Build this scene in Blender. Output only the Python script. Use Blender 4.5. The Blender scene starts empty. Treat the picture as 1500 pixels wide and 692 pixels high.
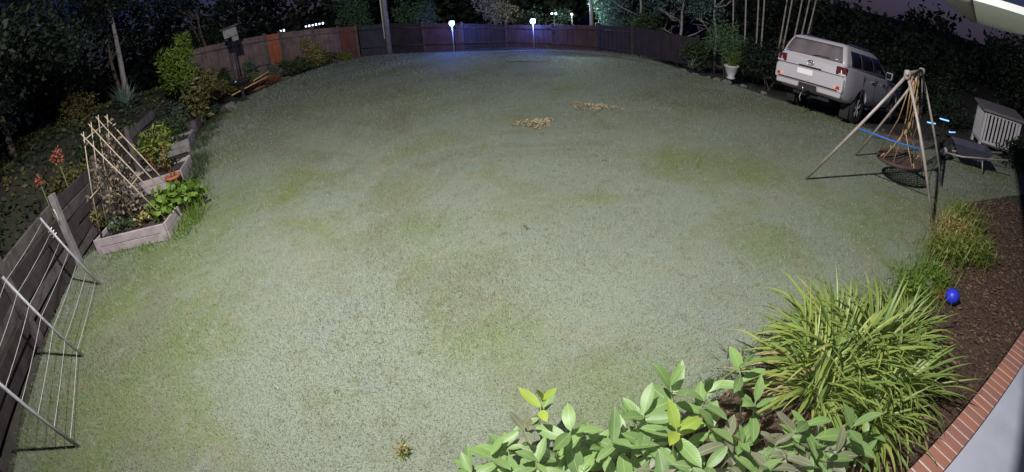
import bpy, bmesh, math, random
import numpy as np
from mathutils import Vector, Matrix
R = math.radians
rng = np.random.default_rng(7)
random.seed(7)
S = bpy.context.scene
C = S.collection

# ------------------------------------------------------------------ camera
cd = bpy.data.cameras.new('camera')
cam = bpy.data.objects.new('camera', cd); C.objects.link(cam)
cd.type = 'PANO'
cd.panorama_type = 'FISHEYE_LENS_POLYNOMIAL'
cd.sensor_width = 36.0; cd.sensor_fit = 'HORIZONTAL'
FMM = 720.0 * 36.0 / 1500.0            # focal length of the wide security lens, mm per radian
cd.fisheye_fov = R(170)
cd.fisheye_polynomial_k0 = 0.0
cd.fisheye_polynomial_k1 = -1.0 / FMM
cd.fisheye_polynomial_k2 = 0.0
cd.fisheye_polynomial_k3 = 0.0
cd.fisheye_polynomial_k4 = 0.0
cd.clip_start = 0.02; cd.clip_end = 1000
CAM_H = 3.0
cam.matrix_world = (Matrix.Translation((0, 0, CAM_H)) @ Matrix.Rotation(R(90 - 30.0), 4, 'X') @ Matrix.Rotation(R(-4.2), 4, 'Z'))
S.camera = cam

# ------------------------------------------------------------------ sky, moon, flood lamps, exposure
W = bpy.data.worlds.new('World'); S.world = W; W.use_nodes = True
nt = W.node_tree; nt.nodes.clear()
wo = nt.nodes.new('ShaderNodeOutputWorld'); bg = nt.nodes.new('ShaderNodeBackground')
sky = nt.nodes.new('ShaderNodeTexSky'); sky.sky_type = 'NISHITA'; sky.sun_disc = False
sky.ozone_density = 10.0; sky.dust_density = 0.2
sky.sun_elevation = R(20.0); sky.sun_rotation = R(200)
bg.inputs['Strength'].default_value = 0.010
tint = nt.nodes.new('ShaderNodeMix'); tint.data_type = 'RGBA'; tint.blend_type = 'MULTIPLY'; tint.inputs[0].default_value = 1.0
tint.inputs[7].default_value = (1.35, 0.80, 1.15, 1)
nt.links.new(sky.outputs[0], tint.inputs[6]); nt.links.new(tint.outputs[2], bg.inputs[0]); nt.links.new(bg.outputs[0], wo.inputs[0])

def lamp(name, kind, loc, target, energy, color, **kw):
    l = bpy.data.lights.new(name, kind); l.energy = energy; l.color = color
    for k, v in kw.items(): setattr(l, k, v)
    o = bpy.data.objects.new(name, l); C.objects.link(o); o.location = loc
    if target is not None:
        o.rotation_euler = (Vector(target) - Vector(loc)).to_track_quat('-Z', 'Y').to_euler()
    return o
lamp('moon', 'SUN', (0, 0, 30), (6, 8, 0), 0.015, (0.75, 0.8, 1.0), angle=R(0.5))
# white security floodlight, unseen, set high and forward-left for even light, and the camera's own white LED
lamp('high_floodlight', 'SPOT', (-1.9, 2.0, 7.4), (0.8, 12.5, 0), 6000, (1.0, 0.97, 0.95), spot_size=R(172), spot_blend=0.8, shadow_soft_size=0.10)
lamp('camera_led', 'SPOT', (0.10, 0.06, 2.86), (1.0, 4.2, 0), 185, (0.95, 1.0, 0.93), spot_size=R(150), spot_blend=1.0, shadow_soft_size=0.03)

S.view_settings.view_transform = 'Standard'; S.view_settings.look = 'None'
S.view_settings.exposure = 0.0; S.view_settings.gamma = 1.0
S.render.engine = 'CYCLES'
S.cycles.use_denoising = True
S.cycles.max_bounces = 5; S.cycles.diffuse_bounces = 3; S.cycles.transparent_max_bounces = 8

# ------------------------------------------------------------------ materials
M = {}
def mat(name, col, rough=0.7, var=0.25, scale=6.0, bump=0.0, bscale=40.0, metal=0.0, col2=None, attr=False, objrand=0.0, emit=None, estr=0.0, spec=0.4, trans=0.0):
    m = bpy.data.materials.new(name); m.use_nodes = True; n = m.node_tree; N = n.nodes; L = n.links
    b = N['Principled BSDF']; b.inputs['Roughness'].default_value = rough; b.inputs['Metallic'].default_value = metal
    b.inputs['Specular IOR Level'].default_value = spec
    c2 = col2 or tuple(max(0, x * (1 - var)) for x in col)
    c1 = col if col2 else tuple(min(1, x * (1 + var * .5)) for x in col)
    tc = N.new('ShaderNodeTexCoord'); no = N.new('ShaderNodeTexNoise'); no.inputs['Scale'].default_value = scale
    no.inputs['Detail'].default_value = 5; no.inputs['Roughness'].default_value = 0.6
    L.new(tc.outputs['Object'], no.inputs['Vector'])
    mx = N.new('ShaderNodeMix'); mx.data_type = 'RGBA'
    mx.inputs[6].default_value = (*c1, 1); mx.inputs[7].default_value = (*c2, 1)
    src = no.outputs['Fac']
    if attr or objrand:
        if attr:
            a = N.new('ShaderNodeAttribute'); a.attribute_name = 'rnd'; r = a.outputs['Fac']
        else:
            a = N.new('ShaderNodeObjectInfo'); r = a.outputs['Random']
        ad = N.new('ShaderNodeMath'); ad.operation = 'MULTIPLY_ADD'
        L.new(r, ad.inputs[0]); ad.inputs[1].default_value = 0.75; 
        mm = N.new('ShaderNodeMath'); mm.operation = 'MULTIPLY_ADD'; L.new(no.outputs['Fac'], mm.inputs[0]); mm.inputs[1].default_value = 0.5; mm.inputs[2].default_value = -0.12
        L.new(mm.outputs[0], ad.inputs[2]); src = ad.outputs[0]
    else:
        mr = N.new('ShaderNodeMapRange'); mr.inputs[1].default_value = 0.3; mr.inputs[2].default_value = 0.7
        L.new(no.outputs['Fac'], mr.inputs[0]); src = mr.outputs[0]
    L.new(src, mx.inputs[0]); L.new(mx.outputs[2], b.inputs['Base Color'])
    if bump:
        n2 = N.new('ShaderNodeTexNoise'); n2.inputs['Scale'].default_value = bscale; n2.inputs['Detail'].default_value = 6
        L.new(tc.outputs['Object'], n2.inputs['Vector'])
        bp = N.new('ShaderNodeBump'); bp.inputs['Strength'].default_value = bump; bp.inputs['Distance'].default_value = 0.02
        L.new(n2.outputs['Fac'], bp.inputs['Height']); L.new(bp.outputs[0], b.inputs['Normal'])
    if trans:
        tr = N.new('ShaderNodeBsdfTranslucent'); L.new(mx.outputs[2], tr.inputs['Color'])
        ms = N.new('ShaderNodeMixShader'); ms.inputs[0].default_value = trans
        L.new(b.outputs[0], ms.inputs[1]); L.new(tr.outputs[0], ms.inputs[2]); L.new(ms.outputs[0], N['Material Output'].inputs['Surface'])
    if emit:
        b.inputs['Emission Color'].default_value = (*emit, 1); b.inputs['Emission Strength'].default_value = estr
    M[name] = m
    return m

def lawn_mat(name, blades):
    m = bpy.data.materials.new(name); m.use_nodes = True; n = m.node_tree; N = n.nodes; L = n.links
    b = N['Principled BSDF']; b.inputs['Roughness'].default_value = 0.75; b.inputs['Specular IOR Level'].default_value = 0.25
    g = N.new('ShaderNodeNewGeometry')
    def noise(scale, det=4, rough=.55, dist=0.0):
        x = N.new('ShaderNodeTexNoise'); x.inputs['Scale'].default_value = scale; x.inputs['Detail'].default_value = det
        x.inputs['Roughness'].default_value = rough; x.inputs['Distortion'].default_value = dist; L.new(g.outputs['Position'], x.inputs['Vector']); return x.outputs['Fac']
    def rang(f, lo, hi):
        x = N.new('ShaderNodeMapRange'); x.inputs[1].default_value = lo; x.inputs[2].default_value = hi; L.new(f, x.inputs[0]); return x.outputs[0]
    def mix(f, a, c):
        x = N.new('ShaderNodeMix'); x.data_type = 'RGBA'
        if isinstance(f, float): x.inputs[0].default_value = f
        else: L.new(f, x.inputs[0])
        for i, v in ((6, a), (7, c)):
            if isinstance(v, tuple): x.inputs[i].default_value = (*v, 1)
            else: L.new(v, x.inputs[i])
        return x.outputs[2]
    grey = (0.215, 0.245, 0.19); green = (0.16, 0.195, 0.08); straw = (0.265, 0.24, 0.155); blue = (0.195, 0.24, 0.215)
    c = mix(rang(noise(0.45, 5, .6, .6), .50, .66), grey, green)
    c = mix(rang(noise(0.9, 5, .65, .4), .56, .72), c, blue)
    def patch(px, py, r0):
        vd = N.new('ShaderNodeVectorMath'); vd.operation = 'DISTANCE'; L.new(g.outputs['Position'], vd.inputs[0]); vd.inputs[1].default_value = (px, py, 0)
        ad = N.new('ShaderNodeMath'); ad.operation = 'MULTIPLY_ADD'; L.new(noise(2.6, 6, .75, .8), ad.inputs[0]); ad.inputs[1].default_value = r0 * 2.0; L.new(vd.outputs['Value'], ad.inputs[2])
        x = N.new('ShaderNodeMapRange'); x.inputs[1].default_value = r0 * 2.1; x.inputs[2].default_value = r0 * .7; x.inputs[4].default_value = .75; L.new(ad.outputs[0], x.inputs[0]); return x.outputs[0]
    lush = (0.13, 0.185, 0.045)
    for px_, py_, r_ in ((-4.7, 2.9, 1.9), (-4.3, 2.2, 1.5), (-5.0, 4.4, 1.8), (-5.6, 5.4, 1.6), (-5.2, 6.4, 1.2), (-3.6, 3.4, .9), (-5.0, 7.4, .9), (-6.5, 9.8, 1.0), (-.3, 3.5, .7), (.9, 2.5, .8), (5.2, 4.9, 1.3), (4.0, 7.2, .9), (-3.9, 1.6, .8), (-1.2, 5.6, .6), (3.2, 4.4, .7)):
        c = mix(patch(px_, py_, r_), c, lush)
    c = mix(rang(noise(1.7, 6, .7), .57, .74), c, straw)
    c = mix(rang(noise(0.28, 6, .7, 1.2), .49, .66), c, (0.165, 0.175, 0.12))
    c = mix(rang(noise(3.2, 6, .75, 1.0), .54, .78), c, (0.25, 0.28, 0.23))
    c = mix(rang(noise(6.0, 4, .7), .55, .8), c, (0.12, 0.125, 0.06))
    if blades:
        a = N.new('ShaderNodeAttribute'); a.attribute_name = 'rnd'
        c = mix(rang(a.outputs['Fac'], .55, 1.15), c, (0.37, 0.41, 0.34))
        c = mix(rang(a.outputs['Fac'], .25, -.15), c, (0.07, 0.08, 0.03))
    else:
        c = mix(rang(noise(60.0, 5, .7), .45, .7), c, (0.10, 0.10, 0.055))
        bp = N.new('ShaderNodeBump'); bp.inputs['Strength'].default_value = .6; bp.inputs['Distance'].default_value = .03
        L.new(noise(45.0, 6, .75), bp.inputs['Height']); L.new(bp.outputs[0], b.inputs['Normal'])
    L.new(c, b.inputs['Base Color']); M[name] = m
    return m
lawn_mat('lawn_turf', False); lawn_mat('grass_blade', True)
mat('soil', (0.045, 0.038, 0.03), .95, .6, 3, .8, 30)
mat('ground_dark', (0.05, 0.048, 0.035), .95, .5, 1.5, .8, 12)
mat('mulch', (0.075, 0.045, 0.03), .95, .6, 14, 1.0, 35)
mat('mulch_chip', (0.19, 0.12, 0.08), .9, .6, 8, attr=True, col2=(0.04, 0.025, 0.02))
mat('old_timber', (0.12, 0.10, 0.10), .85, .5, 5, .4, 30)
mat('dark_timber', (0.055, 0.042, 0.042), .9, .5, 4, .4, 25)
mat('painted_timber', (0.40, 0.34, 0.35), .7, .3, 5, .3, 25)
mat('grey_timber', (0.25, 0.24, 0.24), .8, .35, 5, .3, 25)
mat('bamboo_cane', (0.42, 0.33, 0.25), .6, .4, 12)
mat('galvanised', (0.38, 0.38, 0.40), .5, .3, 9, metal=.1)
mat('fence_wire', (0.6, 0.6, 0.62), .5, .2, 9, metal=.1)
mat('paling_brown', (0.17, 0.115, 0.105), .9, .45, 3, .3, 20)
mat('paling_red', (0.14, 0.045, 0.033), .85, .4, 3, .3, 20)
mat('paling_orange', (0.32, 0.10, 0.045), .85, .35, 3, .3, 20)
mat('paling_blue', (0.055, 0.055, 0.085), .9, .4, 3, .3, 20)
mat('paling_dark', (0.03, 0.023, 0.028), .9, .45, 3, .3, 20)
mat('paling_maroon', (0.065, 0.033, 0.033), .9, .4, 3, .3, 20)
mat('pole_wood', (0.20, 0.18, 0.16), .85, .4, 4, .3, 20)
mat('white_pipe', (0.75, 0.75, 0.75), .5, .1)
mat('black_plastic', (0.02, 0.02, 0.022), .5, .3)
mat('white_plastic', (0.55, 0.54, 0.55), .5, .12)
mat('terracotta', (0.38, 0.13, 0.07), .8, .3, 10, .2, 40)
mat('rock', (0.22, 0.2, 0.18), .9, .4, 4, .6, 14)
mat('log', (0.22, 0.14, 0.08), .9, .5, 8, .5, 30)
mat('yellow_timber', (0.52, 0.36, 0.16), .7, .3, 8)
mat('blue_rope', (0.03, 0.12, 0.42), .6, .2)
mat('gold_rope', (0.38, 0.245, 0.12), .7, .35, 30)
mat('swing_net', (0.07, 0.042, 0.036), .8, .4, 20)
mat('steel_tube', (0.36, 0.31, 0.28), .5, .3, 8, metal=.2)
mat('brick_red', (0.36, 0.155, 0.10), .85, .4, 8, .4, 60, objrand=1, col2=(0.27, 0.13, 0.11))
mat('mortar', (0.62, 0.58, 0.54), .9, .2, 20)
mat('white_slab', (0.45, 0.47, 0.55), .6, .12, 3)
mat('gutter_brown', (0.20, 0.17, 0.17), .6, .2)
mat('soffit_white', (0.78, 0.78, 0.78), .6, .06)
mat('blue_plastic', (0.03, 0.04, 0.55), .4, .15)
mat('straw_leaf', (0.46, 0.38, 0.26), .85, attr=True, col2=(0.27, 0.21, 0.12))
mat('edging_pale', (0.20, 0.20, 0.14), .85, .4, 3)
# foliage
def fol(name, a, b, t=.18): mat(name, a, .55, attr=True, col2=b, spec=.3, trans=t)
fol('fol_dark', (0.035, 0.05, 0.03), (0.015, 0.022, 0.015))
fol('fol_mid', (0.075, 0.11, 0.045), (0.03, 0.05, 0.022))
fol('fol_green', (0.13, 0.22, 0.10), (0.05, 0.10, 0.05))
fol('fol_teal', (0.13, 0.2, 0.17), (0.04, 0.08, 0.07))
fol('fol_yellow', (0.21, 0.25, 0.045), (0.08, 0.12, 0.025))
fol('fol_lime', (0.17, 0.26, 0.035), (0.06, 0.12, 0.02))
fol('fol_olive', (0.20, 0.19, 0.07), (0.09, 0.085, 0.03))
fol('fol_brown', (0.27, 0.22, 0.15), (0.09, 0.075, 0.05))
fol('fol_pale', (0.17, 0.22, 0.16), (0.07, 0.10, 0.07))
fol('fol_orange', (0.32, 0.13, 0.05), (0.14, 0.06, 0.03))
fol('fol_flower', (0.50, 0.17, 0.10), (0.28, 0.10, 0.06))
fol('fol_gold', (0.42, 0.34, 0.12), (0.14, 0.13, 0.04))
fol('fol_agave', (0.24, 0.34, 0.28), (0.10, 0.16, 0.13))
mat('bark', (0.16, 0.13, 0.10), .9, .5, 8, .5, 30)
mat('bark_pale', (0.34, 0.31, 0.28), .85, .4, 8, .3, 30)
mat('stem_green', (0.16, 0.2, 0.08), .7, .3)
mat('leaf_broad', (0.21, 0.33, 0.10), .45, objrand=1, col2=(0.11, 0.18, 0.065), spec=.45, trans=.18)
mat('leaf_new_lit', (0.36, 0.44, 0.07), .4, objrand=1, col2=(0.24, 0.34, 0.06), spec=.4, trans=.25)  # new growth, and the painted-in yellow light on one mid-bed shoot
mat('leaf_grey', (0.20, 0.21, 0.13), .5, objrand=1, col2=(0.13, 0.13, 0.085), spec=.4, trans=.1)
mat('leaf_strap', (0.27, 0.34, 0.08), .42, objrand=1, col2=(0.11, 0.18, 0.045), spec=.45, trans=.2)
mat('leaf_strap_yellow', (0.34, 0.35, 0.09), .45, objrand=1, col2=(0.24, 0.27, 0.07), spec=.4, trans=.2)
mat('leaf_strap_dry', (0.34, 0.26, 0.13), .6, objrand=1, col2=(0.2, 0.15, 0.07), trans=.1)
def veins(name, rib, scale, strength):
    m = M[name]; n = m.node_tree; N = n.nodes; L = n.links; b = N['Principled BSDF']; tc = N.new('ShaderNodeTexCoord'); sp = N.new('ShaderNodeSeparateXYZ'); L.new(tc.outputs['Object'], sp.inputs[0])
    ab = N.new('ShaderNodeMath'); ab.operation = 'ABSOLUTE'; L.new(sp.outputs['Y'], ab.inputs[0])
    mr = N.new('ShaderNodeMapRange'); mr.inputs[1].default_value = rib; mr.inputs[2].default_value = rib * .3; mr.inputs[4].default_value = .55; L.new(ab.outputs[0], mr.inputs[0])
    old = b.inputs['Base Color'].links[0].from_socket; mx = N.new('ShaderNodeMix'); mx.data_type = 'RGBA'; L.new(mr.outputs[0], mx.inputs[0]); L.new(old, mx.inputs[6]); mx.inputs[7].default_value = (0.42, 0.5, 0.24, 1); L.new(mx.outputs[2], b.inputs['Base Color'])
    ma = N.new('ShaderNodeMath'); ma.operation = 'MULTIPLY_ADD'; L.new(ab.outputs[0], ma.inputs[0]); ma.inputs[1].default_value = -1.1; L.new(sp.outputs['X'], ma.inputs[2])
    mu = N.new('ShaderNodeMath'); mu.operation = 'MULTIPLY'; L.new(ma.outputs[0], mu.inputs[0]); mu.inputs[1].default_value = scale
    si = N.new('ShaderNodeMath'); si.operation = 'SINE'; L.new(mu.outputs[0], si.inputs[0])
    bp = N.new('ShaderNodeBump'); bp.inputs['Strength'].default_value = strength; bp.inputs['Distance'].default_value = .004; L.new(si.outputs[0], bp.inputs['Height']); L.new(bp.outputs[0], b.inputs['Normal'])
for n_ in ('leaf_broad', 'leaf_new_lit', 'leaf_grey'): veins(n_, .013, 75.0, .09)
# car
mat('car_paint', (0.50, 0.475, 0.50), .28, .05, 3, spec=.5)
mat('car_glass', (0.015, 0.015, 0.025), .06, .2, spec=.6)
mat('car_glass_dusty', (0.17, 0.145, 0.155), .25, .3, 3, spec=.5)
mat('tail_lens', (0.11, 0.018, 0.02), .2, .3, 10, spec=.6)
mat('tail_clear', (0.55, 0.5, 0.5), .2, .2)
mat('chrome', (0.6, 0.6, 0.62), .2, .1, metal=1.0)
mat('tyre', (0.022, 0.022, 0.024), .85, .3, 20, .3, 60)
mat('alloy', (0.55, 0.55, 0.57), .4, .2, 6, metal=.2)
mat('plate_white', (0.9, 0.9, 0.9), .4, .03)
mat('reflector_orange_lit', (0.7, 0.22, 0.06), .3, .2, emit=(1.0, 0.42, 0.16), estr=0.5)  # no lamp: emission imitates light thrown back by the reflector
mat('reflector_red', (0.45, 0.04, 0.03), .3, .2)
mat('seam', (0.03, 0.025, 0.03), .6, .2)
mat('lamp_blue_white', (0.9, 0.9, 1), .3, 0, emit=(0.30, 0.42, 1.0), estr=40.0)
mat('lamp_white', (0.9, 0.9, 1), .3, 0, emit=(0.75, 0.85, 1.0), estr=2.5)
mat('lamp_blue', (0.3, 0.5, 1), .3, 0, emit=(0.2, 0.5, 1.0), estr=1.6)

# ------------------------------------------------------------------ helpers
def link(o, parent=None, mt=None):
    C.objects.link(o)
    if parent is not None: o.parent = parent
    if mt is not None: o.data.materials.append(M[mt])
    return o
def tag(o, label, cat, group=None):
    o['label'] = label; o['category'] = cat
    if group: o['group'] = group
    return o
def thing(name, label, cat, loc=(0, 0, 0), rz=0.0, group=None):
    o = bpy.data.objects.new(name, None); o.empty_display_size = .1; C.objects.link(o)
    o.location = loc; o.rotation_euler = (0, 0, rz)
    return tag(o, label, cat, group)
def structure(o): o['kind'] = 'structure'; return o
def bulk(name, V, k, mt, parent=None, rnd=None, smooth=False):
    """V (n,k,3) array: n polygons of k corners each, as one mesh."""
    V = np.asarray(V, np.float32); n = V.shape[0]
    me = bpy.data.meshes.new(name)
    me.vertices.add(n * k); me.vertices.foreach_set('co', V.reshape(-1))
    me.loops.add(n * k); me.loops.foreach_set('vertex_index', np.arange(n * k, dtype=np.int32))
    me.polygons.add(n); me.polygons.foreach_set('loop_start', np.arange(0, n * k, k, dtype=np.int32))
    try: me.polygons.foreach_set('loop_total', np.full(n, k, np.int32))
    except Exception: pass
    me.update(calc_edges=True)
    if rnd is not None:
        a = me.attributes.new('rnd', 'FLOAT', 'POINT'); a.data.foreach_set('value', np.repeat(np.asarray(rnd, np.float32), k))
    return link(bpy.data.objects.new(name, me), parent, mt)
def mesh(name, verts, faces, mt, parent=None, smooth=False):
    me = bpy.data.meshes.new(name); me.from_pydata([tuple(v) for v in verts], [], faces); me.update()
    if smooth: me.polygons.foreach_set('use_smooth', [True] * len(me.polygons))
    return link(bpy.data.objects.new(name, me), parent, mt)
def obj_from_bm(name, bm, mt, parent=None, smooth=False):
    bmesh.ops.recalc_face_normals(bm, faces=bm.faces)
    me = bpy.data.meshes.new(name); bm.to_mesh(me); bm.free()
    if smooth: me.polygons.foreach_set('use_smooth', [True] * len(me.polygons))
    return link(bpy.data.objects.new(name, me), parent, mt)
def add_box(bm, c, s, rot=None, bevel=0.0):
    m = Matrix.Translation(c)
    if rot is not None: m = m @ rot
    r = bmesh.ops.create_cube(bm, size=1.0, matrix=m @ Matrix.Diagonal((*s, 1)))
    if bevel:
        es = set(e for v in r['verts'] for e in v.link_edges)
        bmesh.ops.bevel(bm, geom=list(es), offset=bevel, segments=2, affect='EDGES', profile=.5)
def box(name, c, s, mt, parent=None, rot=None, bevel=0.0):
    bm = bmesh.new(); add_box(bm, c, s, rot, bevel); return obj_from_bm(name, bm, mt, parent)
def add_tube(bm, pts, rad, seg=8, caps=True):
    pts = [Vector(p) for p in pts]; n = len(pts)
    rs = rad if isinstance(rad, (list, tuple)) else [rad] * n
    rings = []; up = None
    for i, p in enumerate(pts):
        t = (pts[min(i + 1, n - 1)] - pts[max(i - 1, 0)]).normalized()
        if up is None: up = t.orthogonal().normalized()
        a = (up - t * up.dot(t)).normalized(); up = a; b = t.cross(a)
        rings.append([bm.verts.new(p + (a * math.cos(2 * math.pi * k / seg) + b * math.sin(2 * math.pi * k / seg)) * rs[i]) for k in range(seg)])
    for i in range(n - 1):
        for k in range(seg):
            bm.faces.new((rings[i][k], rings[i][(k + 1) % seg], rings[i + 1][(k + 1) % seg], rings[i + 1][k]))
    if caps: bm.faces.new(rings[0][::-1]); bm.faces.new(rings[-1])
def tube(name, pts, rad, mt, parent=None, seg=8):
    bm = bmesh.new(); add_tube(bm, pts, rad, seg); return obj_from_bm(name, bm, mt, parent, True)
def add_lathe(bm, prof, seg=24, center=(0, 0, 0), axis='Z', cap=False):
    rings = []
    for r, h in prof:
        ring = []
        for k in range(seg):
            a = 2 * math.pi * k / seg
            v = (r * math.cos(a), r * math.sin(a), h) if axis == 'Z' else (r * math.cos(a), h, r * math.sin(a))
            ring.append(bm.verts.new(Vector(v) + Vector(center)))
        rings.append(ring)
    for i in range(len(rings) - 1):
        for k in range(seg):
            bm.faces.new((rings[i][k], rings[i][(k + 1) % seg], rings[i + 1][(k + 1) % seg], rings[i + 1][k]))
    if cap: bm.faces.new(rings[0][::-1]); bm.faces.new(rings[-1])
def lathe(name, prof, mt, parent=None, seg=24, center=(0, 0, 0), axis='Z', cap=True):
    bm = bmesh.new(); add_lathe(bm, prof, seg, center, axis, cap); return obj_from_bm(name, bm, mt, parent, True)
def rotmats(n, r, tilt_lo=0, tilt_hi=math.pi):
    """n random unit axis frames (dir, side, normal)."""
    ph = r.uniform(0, 2 * math.pi, n); th = r.uniform(tilt_lo, tilt_hi, n)
    d = np.stack([np.sin(th) * np.cos(ph), np.sin(th) * np.sin(ph), np.cos(th)], 1)
    q = r.normal(size=(n, 3)); s = np.cross(d, q); s /= np.linalg.norm(s, axis=1)[:, None]
    return d, s, np.cross(d, s)
def leaf_cloud(name, clumps, leaf, width, mt, parent=None, seed=0, tilt=(0.4, 2.4), kind=None):
    """clumps: (x,y,z, rx,ry,rz, count). Many small folded leaves through the volume."""
    r = np.random.default_rng(seed); P = []; 
    for (x, y, z, rx, ry, rz, n) in clumps:
        n = int(n); v = r.normal(size=(n, 3)); v /= np.linalg.norm(v, axis=1)[:, None]
        rad = r.uniform(.25, 1.05, n) ** .6
        # lumps: push the surface in and out
        lump = 1 + .28 * np.sin(v[:, 0] * 4.3 + seed) * np.sin(v[:, 1] * 3.7 + 2 * seed) + .2 * np.sin(v[:, 2] * 6 + seed * 3 + v[:, 0] * 5)
        P.append(np.array([x, y, z]) + v * (rad * lump)[:, None] * np.array([rx, ry, rz]))
    P = np.concatenate(P); n = len(P)
    d, s, nn = rotmats(n, r, *tilt)
    l = leaf * r.uniform(.6, 1.3, n)[:, None]; w = width * r.uniform(.7, 1.3, n)[:, None]
    A = P; B = P + d * l * .5 + s * w * .5 + nn * w * .2; D = P + d * l * .5 - s * w * .5 + nn * w * .2; E = P + d * l
    V = np.stack([A, B, E, D], 1)
    o = bulk(name, V, 4, mt, parent, r.uniform(0, 1, n))
    if kind: o['kind'] = kind
    return o
def blade_fan(name, base, n, length, width, mt, parent=None, seed=0, lean=(0.1, 1.1), spread=.05, droop=.6, segs=4):
    """n arching blades from one base, as one mesh (small or far plants)."""
    r = np.random.default_rng(seed); Q = []; RN = []
    for i in range(n):
        ph = r.uniform(0, 2 * math.pi); le = r.uniform(*lean); L = length * r.uniform(.65, 1.1); w = width * r.uniform(.7, 1.2)
        h = np.array([math.cos(ph), math.sin(ph), 0]); sd = np.array([-h[1], h[0], 0])
        b = np.array(base) + np.array([*(r.normal(size=2) * spread), 0]); pts = [b]; a = le
        for k in range(segs):
            b = b + (h * math.sin(a) + np.array([0, 0, math.cos(a)])) * L / segs; a += droop / segs * (1 + k * .4); pts.append(b)
        rr = r.uniform()
        for k in range(segs):
            w0 = w * (1 - k / segs) ** .7 * .5 if k else w * .4; w1 = w * (1 - (k + 1) / segs) ** .7 * .5
            Q.append([pts[k] - sd * w0, pts[k] + sd * w0, pts[k + 1] + sd * w1, pts[k + 1] - sd * w1]); RN.append(rr)
    return bulk(name, np.array(Q), 4, mt, parent, RN)

# ------------------------------------------------------------------ terrain
EY = np.array([-60, 1.0, 5.2, 6.0, 10.8, 13.5, 18.0, 22.0, 24.0, 40.0]); EX = np.array([-3.4, -5.5, -8.1, -8.3, -9.9, -10.6, -10.9, -9.0, -7.4, -6.0])
BY = np.array([-60, 2.0, 6.0, 14.0, 18.0, 22.0, 25.0, 60.]); BH = np.array([1.2, 1.2, 1.5, 1.45, 1.0, .45, .1, .0])
def bank(x, y):
    x = np.asarray(x, float); y = np.asarray(y, float)
    s = np.clip((np.interp(y, EY, EX) - x) / 2.6, 0, 1); s = s * s * (3 - 2 * s)
    z = s * np.interp(y, BY, BH)
    t = (x - 7.95) * .85 + (y - 10.25) * .527; l = -(x - 7.95) * .527 + (y - 10.25) * .85      # the drive drops away beyond the car
    w = np.clip((l + 2.3) / 1.2, 0, 1)
    return z - np.clip(t - .1, 0, 14) * .15 * w * w * (3 - 2 * w)
def gz(x, y): return float(bank(x, y)) - .02
ax = np.unique(np.concatenate([np.linspace(-160, -30, 14), np.linspace(-30, 30, 121), np.linspace(30, 160, 14)]))
ay = np.unique(np.concatenate([np.linspace(-60, -4, 8), np.linspace(-4, 32, 73), np.linspace(32, 190, 16)]))
X, Y = np.meshgrid(ax, ay); Z = bank(X, Y) - .02 + .012 * np.sin(X * 2.1) * np.sin(Y * 1.7) * (np.abs(X) > 7)
V = np.stack([X, Y, Z], -1).reshape(-1, 3); nx = len(ax)
F = [(j * nx + i, j * nx + i + 1, (j + 1) * nx + i + 1, (j + 1) * nx + i) for j in range(len(ay) - 1) for i in range(nx - 1)]
structure(mesh('ground', V, F, 'ground_dark', smooth=True))

LAWN = [(-3.6, -1.2), (-5.0, 1.2), (-6.6, 3.8), (-7.5, 5.2), (-7.3, 6.0), (-5.5, 6.0), (-6.2, 7.5), (-6.9, 8.4), (-7.9, 10.2), (-8.5, 11.2), (-9.2, 13.2), (-9.9, 15.8), (-9.7, 18.5),
        (-8.1, 22.2), (-6.9, 23.6), (-5.0, 22.9), (-2.1, 21.3), (0.3, 20.4), (3.5, 19.4), (5.05, 17.9), (5.7, 15.9), (5.85, 14.6), (6.5, 13.3), (7.0, 11.9), (7.6, 10.6), (8.5, 9.0),
        (9.6, 8.2), (12.0, 7.6), (15, 6.5), (14, 5.0), (10.5, 5.4), (8.2, 5.2), (7.3, 4.95), (6.5, 4.35), (5.9, 4.2), (5.2, 3.6), (4.6, 3.45), (4.0, 3.2), (3.3, 3.15), (2.7, 2.95), (2.2, 2.65), (1.6, 2.35), (1.0, 2.0), (.3, 1.8), (-.4, 1.6), (-1.2, 1.1), (-1.6, -1.2)]
def smooth_poly(P, it=2):
    P = np.array(P, float)
    for _ in range(it):
        Q = np.roll(P, -1, 0); P = np.stack([.75 * P + .25 * Q, .25 * P + .75 * Q], 1).reshape(-1, 2)
    return P
LP = smooth_poly(LAWN)
def inside(P, x, y):
    c = np.zeros(x.shape, bool); n = len(P)
    for i in range(n):
        x0, y0 = P[i]; x1, y1 = P[i - 1]
        k = ((y0 > y) != (y1 > y)) & (x < (x1 - x0) * (y - y0) / (y1 - y0 + 1e-12) + x0); c ^= k
    return c
def flat(name, P, z, mt):
    bm = bmesh.new(); f = bm.faces.new([bm.verts.new((x, y, z)) for x, y in P]); bmesh.ops.triangulate(bm, faces=[f])
    return structure(obj_from_bm(name, bm, mt))
flat('lawn', LP, 0.0, 'lawn_turf')
BED = smooth_poly([(-1.2, 1.15), (-.4, 1.65), (.3, 1.85), (1.0, 2.05), (1.6, 2.4), (2.2, 2.7), (2.7, 3.0), (3.3, 3.2), (4.0, 3.25), (4.6, 3.5), (5.2, 3.65), (5.9, 4.25), (6.5, 4.4), (7.3, 5.0), (8.2, 5.25), (10.0, 5.2), (9.0, 3.2), (6.0, 2.25), (2.6, 1.15), (0.0, .35), (-1.3, .3)], 1)
flat('garden_bed', BED, 0.004, 'mulch')

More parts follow.
